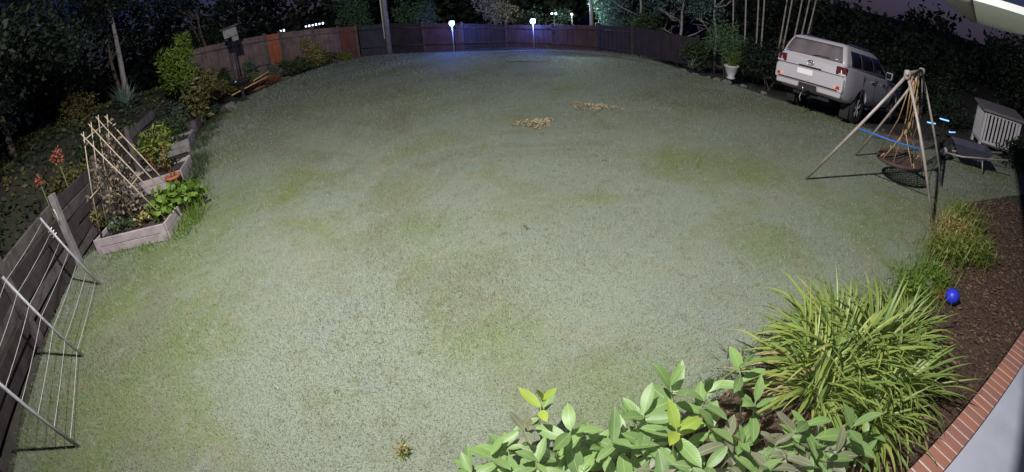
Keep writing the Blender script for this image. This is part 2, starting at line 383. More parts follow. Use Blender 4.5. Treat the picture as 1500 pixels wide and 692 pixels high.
# grass blades: denser and finer near the house, coarser far away
def grass():
    out = []; rn = []
    for (y0, d0, d1, dens, hgt, wid) in ((0, 0, 6, 3600, .034, .0055), (0, 6, 11, 1500, .034, .007), (0, 11, 17, 650, .036, .012), (0, 17, 30, 330, .04, .018)):
        n = int(dens * 30 * 26); x = rng.uniform(-13, 15, n); y = rng.uniform(-1, 25, n)
        d = np.hypot(x, y); az = np.abs(np.arctan2(x, y))
        k = (d >= d0) & (d < d1) & (az < 1.32) & ((d > 1.7))
        x = x[k]; y = y[k]
        j = rng.normal(size=(2, len(x))) * (.06 + .10 * (x > 1.5))
        k = inside(LP, x + j[0], y + j[1]); x = x[k]; y = y[k]; n = len(x)
        # patchy growth
        pt = .5 + .5 * np.sin(x * 1.3 + 1.7 * np.sin(y * .8)) * np.sin(y * 1.1 + 1.3 * np.sin(x * .9 + 2))
        left = np.clip((-x - 4.2 - .12 * y) / 1.5, 0, 1)
        h = hgt * rng.uniform(.45, 1.25, n) * (.7 + .6 * pt) * (1 + 1.1 * left)
        ph = rng.uniform(0, 6.283, n); le = rng.uniform(.1, 1.25, n)
        b = np.stack([x, y, np.zeros(n) + .001], 1)
        dr = np.stack([np.sin(le) * np.cos(ph), np.sin(le) * np.sin(ph), np.cos(le)], 1)
        q = rng.uniform(0, 6.283, n); sd = np.stack([np.cos(q), np.sin(q), np.zeros(n)], 1) * (wid * rng.uniform(.6, 1.3, n))[:, None] * .5
        out.append(np.stack([b - sd, b + sd, b + dr * h[:, None]], 1)); rn.append(rng.uniform(0, 1, n))
    V = np.concatenate(out); rn = np.concatenate(rn)
    o = bulk('lawn_grass', V, 3, 'grass_blade', None, rn); o['kind'] = 'stuff'
    tag(o, 'short dewy grey-green grass blades covering the whole lawn', 'grass')
    return len(V)
NG = grass()
print('grass', NG)
#PART2
# ------------------------------------------------------------------ left wall of sleepers, wire panel, planters
def seg_frame(a, b):
    a = Vector(a); b = Vector(b); d = (b - a); L = d.length; return a, d.normalized(), L, math.atan2(d.y, d.x)
wall_pts = [(-3.7, -1.2), (-5.35, 1.2), (-6.45, 3.2), (-7.42, 5.25), (-8.2, 7.2), (-9.1, 9.4), (-10.0, 11.8)]
t = thing('sleeper_wall', 'dark weathered timber sleeper wall behind the planter boxes and wire panel', 'wall', (wall_pts[3][0], wall_pts[3][1], 0))
org = Vector((wall_pts[3][0], wall_pts[3][1], 0))
for i in range(len(wall_pts) - 1):
    a, d, L, an = seg_frame((*wall_pts[i], 0), (*wall_pts[i + 1], 0))
    for k in range(5):
        m = a + d * L / 2 - org; z = .02 + .115 + k * .235
        off = Vector((d.y, -d.x, 0)) * random.uniform(-.02, .02)
        b = box('board', (0, 0, 0), (L - .03, .06, .215), 'dark_timber' if (i + k) % 3 else 'old_timber', t, None, .008)
        b.location = m + off + Vector((0, 0, z)); b.rotation_euler = (random.uniform(-.15, .15), random.uniform(-.03, .03), an + random.uniform(-.02, .02)); b.location.z += random.uniform(-.02, .02)
    if i > 0:
        p = box('post', (0, 0, 0), (.13, .11, 1.36), 'grey_timber' if i == 3 else 'old_timber', t, None, .01)
        q = a - org - Vector((d.y, -d.x, 0)) * -.10
        p.location = q + Vector((0, 0, .66)); p.rotation_euler = (0, 0, an)
# small wire tie and label on the pale post
tube('wire_tie', [(.12, -.05, 1.12), (.15, -.06, 1.0), (.16, -.07, .9)], .008, 'white_pipe', t, 5)

lean = Vector((-.37, -.16, 1.0))
B = [Vector((-6.2, 4.65, 0)), Vector((-5.21, 3.08, 0)), Vector((-4.25, 1.81, 0))]
t = thing('wire_panel', 'galvanised frame panel with long wires leaning against the sleeper wall', 'wire panel', B[1])
for b in B: tube('bar', [b - B[1], b - B[1] + lean * 1.3], .020, 'galvanised', t, 8)
for k in range(7):
    h = .10 + k * .19
    pts = []
    for j in range(13):
        u = j / 12 * 2; i = min(int(u), 1); f = u - i; q = B[i].lerp(B[i + 1], f)
        pts.append(q - B[1] + lean * h + Vector((0, 0, -.03 * 4 * f * (1 - f))))
    tube('wire', pts, .004, 'fence_wire', t, 5)
for k in range(3): tube('wire_tie', [B[0] - B[1] + lean * (1.08 - k * .05) + Vector((-.03, -.03, -.03)), B[0] - B[1] + lean * (1.1 - k * .05) + Vector((.045, .03, 0))], .009, 'white_pipe', t, 5)

def planter(front_l, front_r, depth, h, label, mt, soil_fill=.78):
    a, d, L, an = seg_frame((*front_r, 0), (*front_l, 0))         # d points away from the lawn
    u = Vector((d.y, -d.x, 0))                                     # towards the back of the row
    if u.y < 0: u = -u
    t = thing('planter_box', label, 'planter', (a.x, a.y, 0), 0, 'raised planter boxes along the lawn')
    hb = h / 2
    for k in range(2):
        zc = hb * k + hb / 2 + .004
        for (c, ln, ang) in ((d * L / 2, L, an), (d * L / 2 + u * depth, L, an), (u * depth / 2, depth - .05, an + math.pi / 2), (d * L + u * depth / 2, depth - .05, an + math.pi / 2)):
            b = box('board', (0, 0, 0), (ln, .042, hb - .008), mt, t, None, .006); b.location = c + Vector((0, 0, zc)); b.rotation_euler = (0, 0, ang + random.uniform(-.004, .004))
    for c in (d * .03, d * (L - .03), d * .03 + u * depth, d * (L - .03) + u * depth):
        s = -1 if c.dot(u) < depth / 2 else 1
        p = box('corner_post', (0, 0, 0), (.085, .03, h + .02), mt, t, None, .005); p.location = c + u * s * .037 + Vector((0, 0, h / 2 + .006)); p.rotation_euler = (0, 0, an)
    s_ = box('soil', (0, 0, 0), (L - .05, depth - .05, h * soil_fill), 'soil', t); s_.location = d * L / 2 + u * depth / 2 + Vector((0, 0, h * soil_fill / 2)); s_.rotation_euler = (0, 0, an)
    return a, d, u
p1 = planter((-6.98, 5.56), (-5.50, 5.88), 1.15, .30, 'mauve-white timber planter box holding the cane trellis', 'painted_timber')
p2 = planter((-8.25, 7.9), (-6.86, 8.42), 1.0, .32, 'grey timber planter box filled with the reddish pot and yellow-green plant', 'painted_timber')
p3 = planter((-9.7, 10.35), (-8.34, 10.95), 1.0, .34, 'weathered grey planter box with low dark herbs behind the yellow-green plant', 'grey_timber')
p4 = planter((-10.9, 12.6), (-9.5, 13.1), 1.1, .36, 'darkest weathered planter box at the end of the row under climbing weeds', 'old_timber')

# cane trellis (A-frame)
t = thing('cane_trellis', 'pale bamboo canes tied as an A-frame trellis over the mauve planter', 'trellis', (-6.3, 6.5, .24))
o0 = Vector((-6.3, 6.5, .24))
uu = Vector((-.30, .954, 0)); A0 = Vector((-6.62, 5.85, 2.0))
for k, s in enumerate((0, .35, .68, 1.02)):
    ap = A0 + uu * s + Vector((0, 0, random.uniform(-.05, .1)))
    fr = Vector((-5.72, 6.22, .22)) + uu * s * .92; bl = Vector((-6.92, 5.66, .24)) + uu * s * .95
    tube('cane', [fr - o0, (fr + ap) / 2 - o0 + Vector((.01, .0, .02)), ap + (ap - fr) * .04 - o0], [.014, .013, .010], 'bamboo_cane', t, 6)
    tube('cane', [bl - o0, (bl + ap) / 2 - o0 + Vector((-.015, .01, 0)), ap + (ap - bl) * .05 - o0], [.013, .012, .009], 'bamboo_cane', t, 6)
for h, side in ((.95, 0), (1.95, 2), (1.0, 1)):
    f = (h - .2) / 1.8
    pa = [(Vector((-5.72, 6.22, .22)) + uu * s * .92).lerp(A0 + uu * s, f) for s in (-.1, .5, 1.15)] if side != 1 else [(Vector((-6.92, 5.66, .24)) + uu * s * .95).lerp(A0 + uu * s, f) for s in (-.12, .5, 1.15)]
    tube('cross_cane', [p - o0 + Vector((0, 0, .015 * (i % 2))) for i, p in enumerate(pa)], .010, 'bamboo_cane', t, 6)

def shrub(name, label, cat, loc, clumps, leaf, width, fm, seed, stems=4, group=None, stem_mat='stem_green', part='foliage'):
    x, y = loc; z = gz(x, y) if len(loc) == 2 else 0
    t = thing(name, label, cat, (x, y, z), 0, group)
    leaf_cloud(part, clumps, leaf, width, fm, t, seed)
    r = random.Random(seed)
    for k in range(stems):
        c = clumps[k % len(clumps)]; e = Vector((c[0], c[1], c[2])) + Vector((r.uniform(-.3, .3) * c[3], r.uniform(-.3, .3) * c[4], r.uniform(0, .5) * c[5]))
        b = Vector((r.uniform(-.08, .08), r.uniform(-.08, .08), -.02))
        tube('stem', [b, b.lerp(e, .5) + Vector((r.uniform(-.04, .04), r.uniform(-.04, .04), .04)), e], [.018, .013, .006], stem_mat, t, 5)
    return t
def in_planter(nm, label, pl, a, b, clumps, leaf, w, fm, seed, z=.22, **k):
    t = shrub(nm, label, 'plant', (0, 0), clumps, leaf, w, fm, seed, **k); q = pl[0] + pl[1] * a + pl[2] * b; t.location = (q.x, q.y, z); return t
in_planter('climbing_bean_plant', 'withered brown climbing plant hanging in the cane trellis', p1, .95, .7, [(0, 0, .5, .35, .4, .5, 300), (-.2, -.2, .9, .3, .35, .5, 180), (-.25, .2, 1.3, .25, .35, .4, 130)], .10, .05, 'fol_brown', 11, stems=7, stem_mat='bark')
in_planter('squash_plant', 'bright green leafy plant spilling over the planter rim under the trellis', p1, .22, .7, [(0, 0, .18, .34, .4, .2, 300), (0.1, .5, .12, .35, .35, .2, 200)], .13, .11, 'fol_lime', 12, stems=3)
in_planter('yellow_flower_plant', 'small yellow flowering plant near the mauve planter front board', p1, .55, .3, [(0, 0, .14, .12, .12, .1, 50)], .08, .07, 'fol_gold', 13, stems=2)
in_planter('tomato_plant', 'low dark leafy plant at the front of the mauve planter', p1, 1.1, .35, [(0, 0, .1, .4, .25, .14, 160)], .08, .05, 'fol_mid', 14, stems=3)
in_planter('dahlia_plant', 'yellow-green tall plant with reddish stems in the grey planter', p2, .55, .5, [(0, 0, .75, .42, .42, .28, 340), (.05, 0, .45, .33, .33, .3, 130)], .17, .05, 'fol_yellow', 15, stems=0)
dq = p2[0] + p2[1] * .55 + p2[2] * .5
t = thing('red_stem_cluster', 'upright reddish stems growing beneath the yellow-green crown', 'plant', (dq.x, dq.y, .26))
for k in range(9):
    a = random.uniform(0, 6.28); rr = random.uniform(.02, .16)
    tube('stem', [(rr * math.cos(a), rr * math.sin(a), 0), (rr * 1.6 * math.cos(a), rr * 1.6 * math.sin(a), .38), (rr * 2.0 * math.cos(a), rr * 2.0 * math.sin(a), .72)], [.013, .011, .007], 'terracotta', t, 5)
q = p2[0] + p2[1] * .12 + p2[2] * -.22
t = thing('terracotta_pot', 'pinkish terracotta pot standing before the grey planter front board', 'pot', (q.x, q.y, 0))
lathe('pot_body', [(.0, .0), (.12, .0), (.17, .26), (.19, .26), (.19, .32), (.16, .32), (.15, .25), (0, .25)], 'terracotta', t, 20, cap=False)
blade_fan('foliage', (0, 0, .25), 16, .3, .03, 'fol_orange', t, 16)
in_planter('herb_clump', 'low dark green herbs in the weathered grey planter', p3, .7, .7, [(0, 0, .15, .5, .55, .18, 420)], .07, .035, 'fol_mid', 17)
in_planter('weed_clump', 'tall pale grassy weeds rising from the darkest planter', p4, .7, .7, [(0, 0, .4, .5, .5, .45, 360)], .16, .02, 'fol_pale', 18)
# long grass tufts and seedlings along the planters
r2 = random.Random(3)
for k, (x, y, h) in enumerate([(-5.35, 6.1, .22), (-5.4, 6.45, .34), (-5.55, 6.8, .36), (-5.75, 7.15, .34), (-6.0, 7.5, .36), (-6.2, 7.85, .32), (-6.5, 8.1, .26), (-6.62, 8.6, .34), (-6.8, 8.95, .36), (-7.05, 9.35, .36), (-7.25, 9.8, .34), (-5.9, 5.72, .14), (-6.5, 5.58, .14), (-7.6, 10.1, .26), (-8.1, 11.1, .3), (-8.4, 11.9, .34), (-8.8, 12.8, .36), (-9.2, 13.9, .3), (-9.5, 14.8, .3)]):
    t = thing('grass_tuft', 'long green grass tuft at the lawn edge beside the planter boxes', 'grass tuft', (x, y, 0), 0, 'long grass tufts beside the planters')
    blade_fan('blades', (0, 0, 0), 150, h, .012, 'fol_lime' if (k < 7 or k in (11, 12)) else 'fol_mid', t, 40 + k, (.05, 1.0), .17, .6, 3)['kind'] = 'stuff'

# orange seed heads behind the wall
for k, (x, y, zt, label, sc) in enumerate(((-8.1, 6.3, 1.60, 'orange-brown seed head on a bare stem behind the sleeper wall', 1.0), (-7.9, 5.55, 1.47, 'small pale pink flower head on a thin stem behind the pale post', .55))):
    b = gz(x, y); t = thing('flower_stalk', label, 'flower', (x, y, b))
    tube('stem', [(0, 0, 0), (.02, .01, (zt - b) * .5), (0, 0, zt - b)], .009, 'stem_green', t, 5)
    leaf_cloud('flower_head', [(0, 0, zt - b + .12 * sc, .13 * sc, .13 * sc, .17 * sc, 110 * sc)], .07, .04, 'fol_flower', t, 50 + k)

# ------------------------------------------------------------------ trees and shrubs
def limb_tree(name, label, loc, height, r0, clumps, leaf, width, fm, seed, bark='bark', cat='tree', group=None, limbs=None, lean=(0, 0)):
    x, y = loc; z = gz(x, y); t = thing(name, label, cat, (x, y, z), 0, group); r = random.Random(seed)
    bm = bmesh.new(); top = Vector((lean[0], lean[1], height)); n = 6; pts = []
    for i in range(n + 1):
        f = i / n; pts.append(Vector((lean[0] * f + r.uniform(-.06, .06) * (0 < i < n), lean[1] * f + r.uniform(-.06, .06) * (0 < i < n), height * f - .05 * (i == 0))))
    add_tube(bm, pts, [r0 * (1.25 if i == 0 else 1 - .65 * i / n) for i in range(n + 1)], 8)
    for c in clumps[: (limbs if limbs is not None else len(clumps))]:
        f = r.uniform(.45, .85); s = pts[int(f * n)]; e = Vector(c[:3]); m = s.lerp(e, .5) + Vector((r.uniform(-.2, .2), r.uniform(-.2, .2), r.uniform(.0, .25)))
        add_tube(bm, [s, m, e], [r0 * .45, r0 * .3, r0 * .12], 6)
    obj_from_bm('trunk', bm, bark, t, True)
    if clumps: leaf_cloud('crown', clumps, leaf, width, fm, t, seed)
    return t
def clumpset(seed, n, sx, sy, z0, z1, r, cnt):
    q = random.Random(seed)
    return [(q.uniform(-sx, sx), q.uniform(-sy, sy), q.uniform(z0, z1), r * q.uniform(.7, 1.2), r * q.uniform(.7, 1.2), r * q.uniform(.55, .9), cnt) for _ in range(n)]
# dark trees over the left bank
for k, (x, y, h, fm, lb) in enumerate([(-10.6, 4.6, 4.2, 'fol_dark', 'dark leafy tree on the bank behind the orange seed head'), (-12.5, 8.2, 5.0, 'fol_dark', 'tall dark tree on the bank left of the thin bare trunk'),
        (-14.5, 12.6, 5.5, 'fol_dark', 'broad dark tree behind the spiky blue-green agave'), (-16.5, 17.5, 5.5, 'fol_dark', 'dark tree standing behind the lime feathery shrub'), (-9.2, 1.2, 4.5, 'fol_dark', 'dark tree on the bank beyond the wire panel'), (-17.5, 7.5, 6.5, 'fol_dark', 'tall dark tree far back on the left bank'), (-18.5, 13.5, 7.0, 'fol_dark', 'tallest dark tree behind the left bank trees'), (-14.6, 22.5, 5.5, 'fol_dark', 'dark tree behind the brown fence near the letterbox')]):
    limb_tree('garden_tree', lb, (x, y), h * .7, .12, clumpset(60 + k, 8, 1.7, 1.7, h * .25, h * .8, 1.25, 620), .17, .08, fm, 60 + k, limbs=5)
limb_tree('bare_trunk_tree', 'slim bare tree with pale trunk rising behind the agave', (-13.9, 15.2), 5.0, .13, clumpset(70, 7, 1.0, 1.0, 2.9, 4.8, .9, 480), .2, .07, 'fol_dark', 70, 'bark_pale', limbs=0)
for k, (x, y, fm, s, lb) in enumerate([(-9.4, 7.4, 'fol_olive', .75, 'dull olive shrub on the bank behind the pink flower stalk'), (-10.2, 9.3, 'fol_mid', .8, 'mid green shrub on the bank left of the agave'), (-8.6, 4.0, 'fol_dark', .6, 'low dark shrub on the bank behind the leaning wire panel'),
        (-13.6, 12.0, 'fol_olive', .7, 'olive shrub on the bank left of the agave'), (-10.6, 12.6, 'fol_green', .45, 'small fresh green shrub at the foot of the agave'), (-9.6, 10.2, 'fol_mid', .55, 'weedy green shrub on the bank above the grey planter')]):
    shrub('bank_shrub', lb, 'shrub', (x, y), [(0, 0, .5 * s, .9 * s, .9 * s, .6 * s, 900), (.5 * s, .3 * s, .8 * s, .6 * s, .6 * s, .5 * s, 450), (-.5 * s, .2 * s, .9 * s, .6 * s, .6 * s, .5 * s, 450)], .11, .05, fm, 80 + k)
n = 15000; xx = rng.uniform(-19, -6.5, n); yy = rng.uniform(.5, 21, n); zz = bank(xx, yy); k_ = (zz > .12); xx = xx[k_]; yy = yy[k_]; zz = zz[k_]
for nm, lb, fm, q in (('ivy_cover', 'dull green creeping ground cover over the left bank', 'fol_mid', 0), ('dry_cover', 'dry brownish leaf cover between the plants of the left bank', 'fol_olive', 1)):
    w_ = np.sin(xx * 1.1 + 2 * np.sin(yy * .6)) * np.sin(yy * .9 + xx * .3) ; k_ = (w_ > 0) if q == 0 else (w_ <= .1)
    P = np.stack([xx[k_], yy[k_], zz[k_] + rng.uniform(-.01, .12, k_.sum())], 1); d, s_, nn = rotmats(len(P), rng, .7, 1.9); l = rng.uniform(.08, .2, len(P))[:, None]
    o = bulk(nm, np.stack([P, P + d * l * .5 + s_ * l * .28, P + d * l, P + d * l * .5 - s_ * l * .28], 1), 4, fm, None, rng.uniform(0, 1, len(P))); o['kind'] = 'stuff'; tag(o, lb, 'ground cover')
x, y = -12.5, 13.4
t = thing('agave_plant', 'spiky blue-green agave rosette on the left bank', 'agave', (x, y, gz(x, y)))
blade_fan('leaves', (0, 0, .05), 60, 1.15, .17, 'fol_agave', t, 90, (.15, 1.3), .06, .25, 3)
x, y = -10.0, 13.85
t = shrub('feathery_shrub', 'bright lime feathery upright shrub behind the planter row', 'shrub', (x, y), [(-.1, 0, 2.2, .45, .45, .45, 620), (-.35, -.2, 1.8, .42, .42, .45, 460), (.15, .1, 2.7, .3, .3, .42, 380), (-.6, 0, 2.3, .35, .35, .45, 320), (.1, 0, 1.7, .35, .35, .35, 260)], .2, .045, 'fol_lime', 92, 5)
x, y = -9.75, 14.0
t = shrub('succulent_bush', 'khaki drooping leafy bush below the lime feathery shrub', 'shrub', (x, y), [(0, 0, 1.0, .5, .5, .4, 300), (.1, .1, 1.5, .55, .5, .42, 320), (.0, -.2, .5, .32, .3, .35, 130)], .24, .09, 'fol_olive', 93, 5)

# left fence
def paling_panel(name, a, b, z0a, z0b, ha, hb, mt, parent, org, pw=.10):
    a = Vector(a); b = Vector(b); L = (b - a).length; n = max(1, int(L / pw)); d = (b - a) / L; an = math.atan2(d.y, d.x); bm = bmesh.new()
    for i in range(n):
        f = (i + .5) / n; c = a.lerp(b, f); z0 = z0a + (z0b - z0a) * f - .06; z1 = ha + (hb - ha) * f + random.uniform(-.012, .012)
        off = Vector((d.y, -d.x)) * (.012 if i % 2 else 0)
        add_box(bm, (c.x + off.x - org[0], c.y + off.y - org[1], (z0 + z1) / 2 - org[2]), (L / n - .006, .018, z1 - z0), Matrix.Rotation(an, 4, 'Z'))
    o = obj_from_bm(name, bm, mt, parent); o['kind'] = 'stuff'; return o
def fence(name, label, pts, tops, mats, post_mt, rail=True):
    org = (pts[0][0], pts[0][1], gz(*pts[0]))
    t = thing(name, label, 'fence', org)
    for i in range(len(pts) - 1):
        a, b = pts[i], pts[i + 1]
        paling_panel('panel', a, b, gz(*a), gz(*b), tops[i], tops[i + 1], mats[i], t, org)
        d = Vector((b[0] - a[0], b[1] - a[1])).normalized(); nrm = Vector((d.y, -d.x)); 
        if nrm.dot(Vector(a)) > 0: nrm = -nrm
        for f in (.25, .85):
            za = gz(*a) + (tops[i] - gz(*a)) * f; zb = gz(*b) + (tops[i + 1] - gz(*b)) * f
            tube('rail', [(a[0] + nrm.x * .05 - org[0], a[1] + nrm.y * .05 - org[1], za - org[2]), (b[0] + nrm.x * .05 - org[0], b[1] + nrm.y * .05 - org[1], zb - org[2])], .028, post_mt, t, 4)
    for p, h in zip(pts, tops):
        g = gz(*p); box('post', (p[0] - org[0] , p[1] - org[1], (g + h + .06) / 2 - org[2]), (.1, .13, h - g + .12), post_mt, t)
    return t
fp = [(-12.9, 17.1), (-11.6, 19.8), (-10.45, 21.3), (-9.9, 21.8), (-8.6, 22.75), (-7.55, 23.4), (-6.75, 23.75)]
ft = [2.42, 2.22, 2.05, 1.98, 1.80, 1.62, 1.52]
fence('paling_fence', 'brown paling fence with orange and red panels behind the left garden', fp, ft, ['paling_brown', 'paling_brown', 'paling_orange', 'paling_brown', 'paling_brown', 'paling_red'], 'old_timber')
fp = [(-6.6, 23.85), (-5.0, 23.3), (-3.3, 22.5), (-1.5, 21.9), (.4, 21.4), (2.3, 20.7), (4.0, 19.9), (5.1, 18.6)]
ft = [1.48, 1.45, 1.30, 1.15, .98, .92, .95, 1.0]
fence('low_boundary_fence', 'dark reddish-brown boundary fence along the far end of the lawn', fp, ft, ['paling_blue', 'paling_dark', 'paling_maroon', 'paling_dark', 'paling_maroon', 'paling_maroon', 'paling_dark'], 'dark_timber')
t = thing('dark_screen_fence', 'black-brown screen fence between the lawn and the bare branched trees', 'fence', (5.2, 18.5, 0))
paling_panel('panel', (5.2, 18.5), (5.9, 17.3), 0, 0, 1.02, .98, 'paling_dark', t, (5.2, 18.5, 0), .16); paling_panel('panel', (5.92, 17.25), (6.75, 16.0), 0, 0, .97, .95, 'paling_dark', t, (5.2, 18.5, 0), .16)
for (a, b) in ((0, 0), (.7, -1.2), (1.55, -2.5)): box('post', (a, b, .5), (.1, .1, 1.08), 'paling_dark', t)

# poles
def pole(name, label, x, y, h, r, mt, conduit):
    t = thing(name, label, 'pole', (x, y, 0)); tube('shaft', [(0, 0, -.1), (0, 0, h * .5), (-.03, 0, h)], [r, r * .93, r * .85], mt, t, 12)
    if conduit: tube('conduit', [(-r - .02, -.03, .75), (-r - .02, -.03, h * .9)], .028, 'white_pipe', t, 6)
    return t
pole('utility_pole', 'thick grey utility pole with a white conduit at the far lawn edge', -5.05, 23.0, 6.5, .14, 'pole_wood', True)
pole('thin_pole', 'thin pale pole standing behind the far fence beside the teal lit tree', 3.95, 20.7, 5.5, .075, 'bark_pale', False)

# lit lamps over the far fence
def post_lamp(x, y, z, label, k):
    t = thing('post_lamp', label, 'lamp', (x, y, 0))
    tube('post', [(0, 0, 0), (0, 0, z - .10)], .022, 'galvanised', t, 8)
    lathe('lamp_head', [(.03, z - .12), (.09, z - .08), (.11, z), (.09, z + .07), (.03, z + .09)], 'lamp_blue_white', t, 16)
    lathe('cap', [(.1, z + .09), (.1, z + .10), (.02, z + .15)], 'black_plastic', t, 16)
    l = lamp('post_lamp_light', 'POINT', (x, y - .12, z), None, 120, (0.07, 0.15, 1.0), shadow_soft_size=.1); l.parent = t; l.location = (0, -.25, z)
post_lamp(-1.88, 21.3, 1.26, 'glowing blue-white lamp on a post before the far fence near the green hedge bush', 0)
post_lamp(1.50, 20.7, 1.14, 'glowing blue-white lamp on a post before the far fence near the thin pole', 1)

# vegetation beyond the far fence
def bush(label, x, y, w, h, fm, seed, leaf=.13, lw=.06, n=700, z0=.2, group='bushes beyond the far fence', name='bush', d=None):
    d = d or w
    cl = [(random.Random(seed * 9 + i).uniform(-w * .6, w * .6), random.Random(seed * 9 + i + 50).uniform(-d * .5, d * .5), z0 + (h - z0) * random.Random(seed * 9 + i + 99).uniform(.2, .85), w * .5, d * .5, (h - z0) * .3, n) for i in range(6)]
    return shrub(name, label, 'bush', (x, y), cl, leaf, lw, fm, seed, 6, group, 'bark')
bush('dense dark green bush beyond the far fence left of the utility pole', -7.0, 25.6, 1.3, 3.4, 'fol_green', 101, .12, .06)
bush('mid green bush beyond the far fence right of the utility pole', -4.0, 25.0, 1.2, 3.0, 'fol_green', 102, .12, .06)
bush('pale grey-green bush just right of the utility pole', -3.4, 23.9, .6, 2.2, 'fol_teal', 103, .1, .05, 350)
bush('brown-flowered sprawling bush behind the fence between the two blue-white lamps', .1, 23.2, 1.25, 2.5, 'fol_brown', 104, .12, .05, 420, .8)
bush('teal lit leafy bush beside the thin pole', 5.1, 21.0, 1.0, 2.6, 'fol_teal', 105, .15, .06, 420, .9)
bush('dark green bush behind the black-brown screen fence', 6.2, 19.6, 1.1, 2.0, 'fol_mid', 106, .13, .05, 500, .6)
bush('dark low bush behind the reddish far fence', 2.3, 23.6, 1.2, 1.7, 'fol_dark', 107, .13, .06, 500)
bush('feathery green bush behind the white pot', 7.35, 14.9, .8, 1.9, 'fol_green', 108, .22, .025, 520, .15)
bush('shadowy bush between the screen fence and the white pot', 6.75, 15.9, .6, 1.2, 'fol_mid', 109, .13, .04, 420, .1)
bush('dark bush between the white pot and the parked car', 8.3, 13.6, .9, 1.7, 'fol_dark', 110, .15, .05, 560, .1)
bush('dull green bush under the pale bamboo stems', 9.4, 14.2, 1.0, 1.6, 'fol_mid', 111, .16, .04, 560, .1)
bush('tall dark bush behind the car roof', 11.5, 16.2, 1.4, 2.3, 'fol_dark', 112, .16, .06, 700, .1)
# bare branched trees
def bare_tree(label, x, y, h, seed, r0=.09, lean=(0, 0), n=9, mt='bark_pale'):
    r = random.Random(seed); t = thing('bare_tree', label, 'tree', (x, y, gz(x, y)), 0, 'bare branched trees beyond the fence'); bm = bmesh.new()
    pts = [Vector((lean[0] * f + r.uniform(-.08, .08), lean[1] * f + r.uniform(-.08, .08), h * f)) for f in (0, .2, .4, .6, .8, 1)]
    add_tube(bm, pts, [r0 * (1 - .7 * i / 5) for i in range(6)], 7); obj_from_bm('trunk', bm, mt, t, True)
    for k in range(n):
        f = r.uniform(.1, .9); s = pts[int(f * 5)].lerp(pts[int(f * 5) + 1], .5); a = r.uniform(0, 6.28); L = r.uniform(.6, 1.5)
        e = s + Vector((math.cos(a) * L, math.sin(a) * L * .6, L * r.uniform(.1, .8))); m = s.lerp(e, .5) + Vector((r.uniform(-.15, .15), 0, r.uniform(-.2, .25)))
        bm = bmesh.new(); add_tube(bm, [s, m, e], [r0 * .4, r0 * .28, r0 * .1], 5)
        for q in range(3):
            w = m.lerp(e, q / 3); v = w + Vector((r.uniform(-.4, .4), r.uniform(-.3, .3), r.uniform(.0, .45))); add_tube(bm, [w, v], [r0 * .16, r0 * .05], 4)
        obj_from_bm('branch', bm, mt, t, True)
    leaf_cloud('crown', clumpset(seed, 5, 1.0, .8, h * .45, h, .7, 110), .14, .05, 'fol_teal', t, seed)
bare_tree('bare branching tree just right of the teal lit bush', 5.9, 20.3, 3.6, 121)
bare_tree('bare tree with crooked side branches behind the screen fence', 7.0, 18.6, 3.6, 122, .08, (.3, 0), 12)
bare_tree('bare tree with pale trunk left of the bamboo stems', 8.0, 17.2, 3.6, 123, .07, (-.2, 0), 8)
# bamboo stems
for k, (x, y, lx) in enumerate([(8.7, 16.2, .0), (9.0, 15.9, .05), (9.25, 16.0, .1), (9.5, 15.3, .35), (9.62, 15.25, .4), (9.95, 15.2, .45), (10.1, 15.05, .5), (10.25, 14.95, .55), (10.45, 15.1, .5), (8.45, 16.7, 0)]):
    t = thing('bamboo_stem', 'tall slim pale bamboo stem leaning beyond the car', 'bamboo', (x, y, gz(x, y)), 0, 'pale bamboo stems beyond the car')
    tube('cane', [(0, 0, 0), (lx * .4, 0, 1.6), (lx * 1.1, .05, 3.2), (lx * 1.8, .1, 4.6)], [.035, .033, .028, .015], 'bark_pale', t, 7)
    leaf_cloud('leaves', [(lx * 1.5, 0, 3.9, .5, .5, .8, 130)], .2, .03, 'fol_mid', t, 130 + k)
# dark garden on the right beyond the car
for k, (x, y, h, lb) in enumerate([(15.5, 17.5, 4.2, 'dark tree beyond the bonnet of the car'), (19.5, 17.0, 4.0, 'dark tree to the right beyond the swing'), (21.5, 12.5, 3.6, 'dark tree behind the white slatted hutch'), (13.0, 20.5, 4.4, 'dark tree behind the bamboo stems')]):
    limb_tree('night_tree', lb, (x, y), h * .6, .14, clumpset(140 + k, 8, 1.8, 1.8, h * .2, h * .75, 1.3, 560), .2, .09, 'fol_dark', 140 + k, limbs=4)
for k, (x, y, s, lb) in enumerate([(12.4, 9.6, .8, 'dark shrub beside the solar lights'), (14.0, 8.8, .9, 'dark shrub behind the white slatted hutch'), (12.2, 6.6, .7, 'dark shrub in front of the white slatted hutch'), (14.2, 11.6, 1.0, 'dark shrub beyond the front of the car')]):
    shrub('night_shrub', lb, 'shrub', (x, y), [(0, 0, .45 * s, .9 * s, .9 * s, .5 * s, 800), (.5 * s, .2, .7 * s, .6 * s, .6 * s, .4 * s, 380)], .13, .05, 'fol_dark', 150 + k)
# far dark woods
cl = []
for k in range(90):
    a = R(-80 + 160 * k / 89); d = 36 + 6 * math.sin(k * 1.7); h = 3.2 + 1.5 * math.sin(k * .9) + 1.2 * math.sin(k * 2.3)
    if k > 58: h *= .62
    if k < 34: h *= 1.5
    cl.append((d * math.sin(a), d * math.cos(a), h * .5, 2.2, 2.2, h * .55, 420))
o = leaf_cloud('distant_woods', cl, .55, .28, 'fol_dark', None, 160, kind='stuff'); tag(o, 'dark mass of woods far beyond the garden', 'woods')
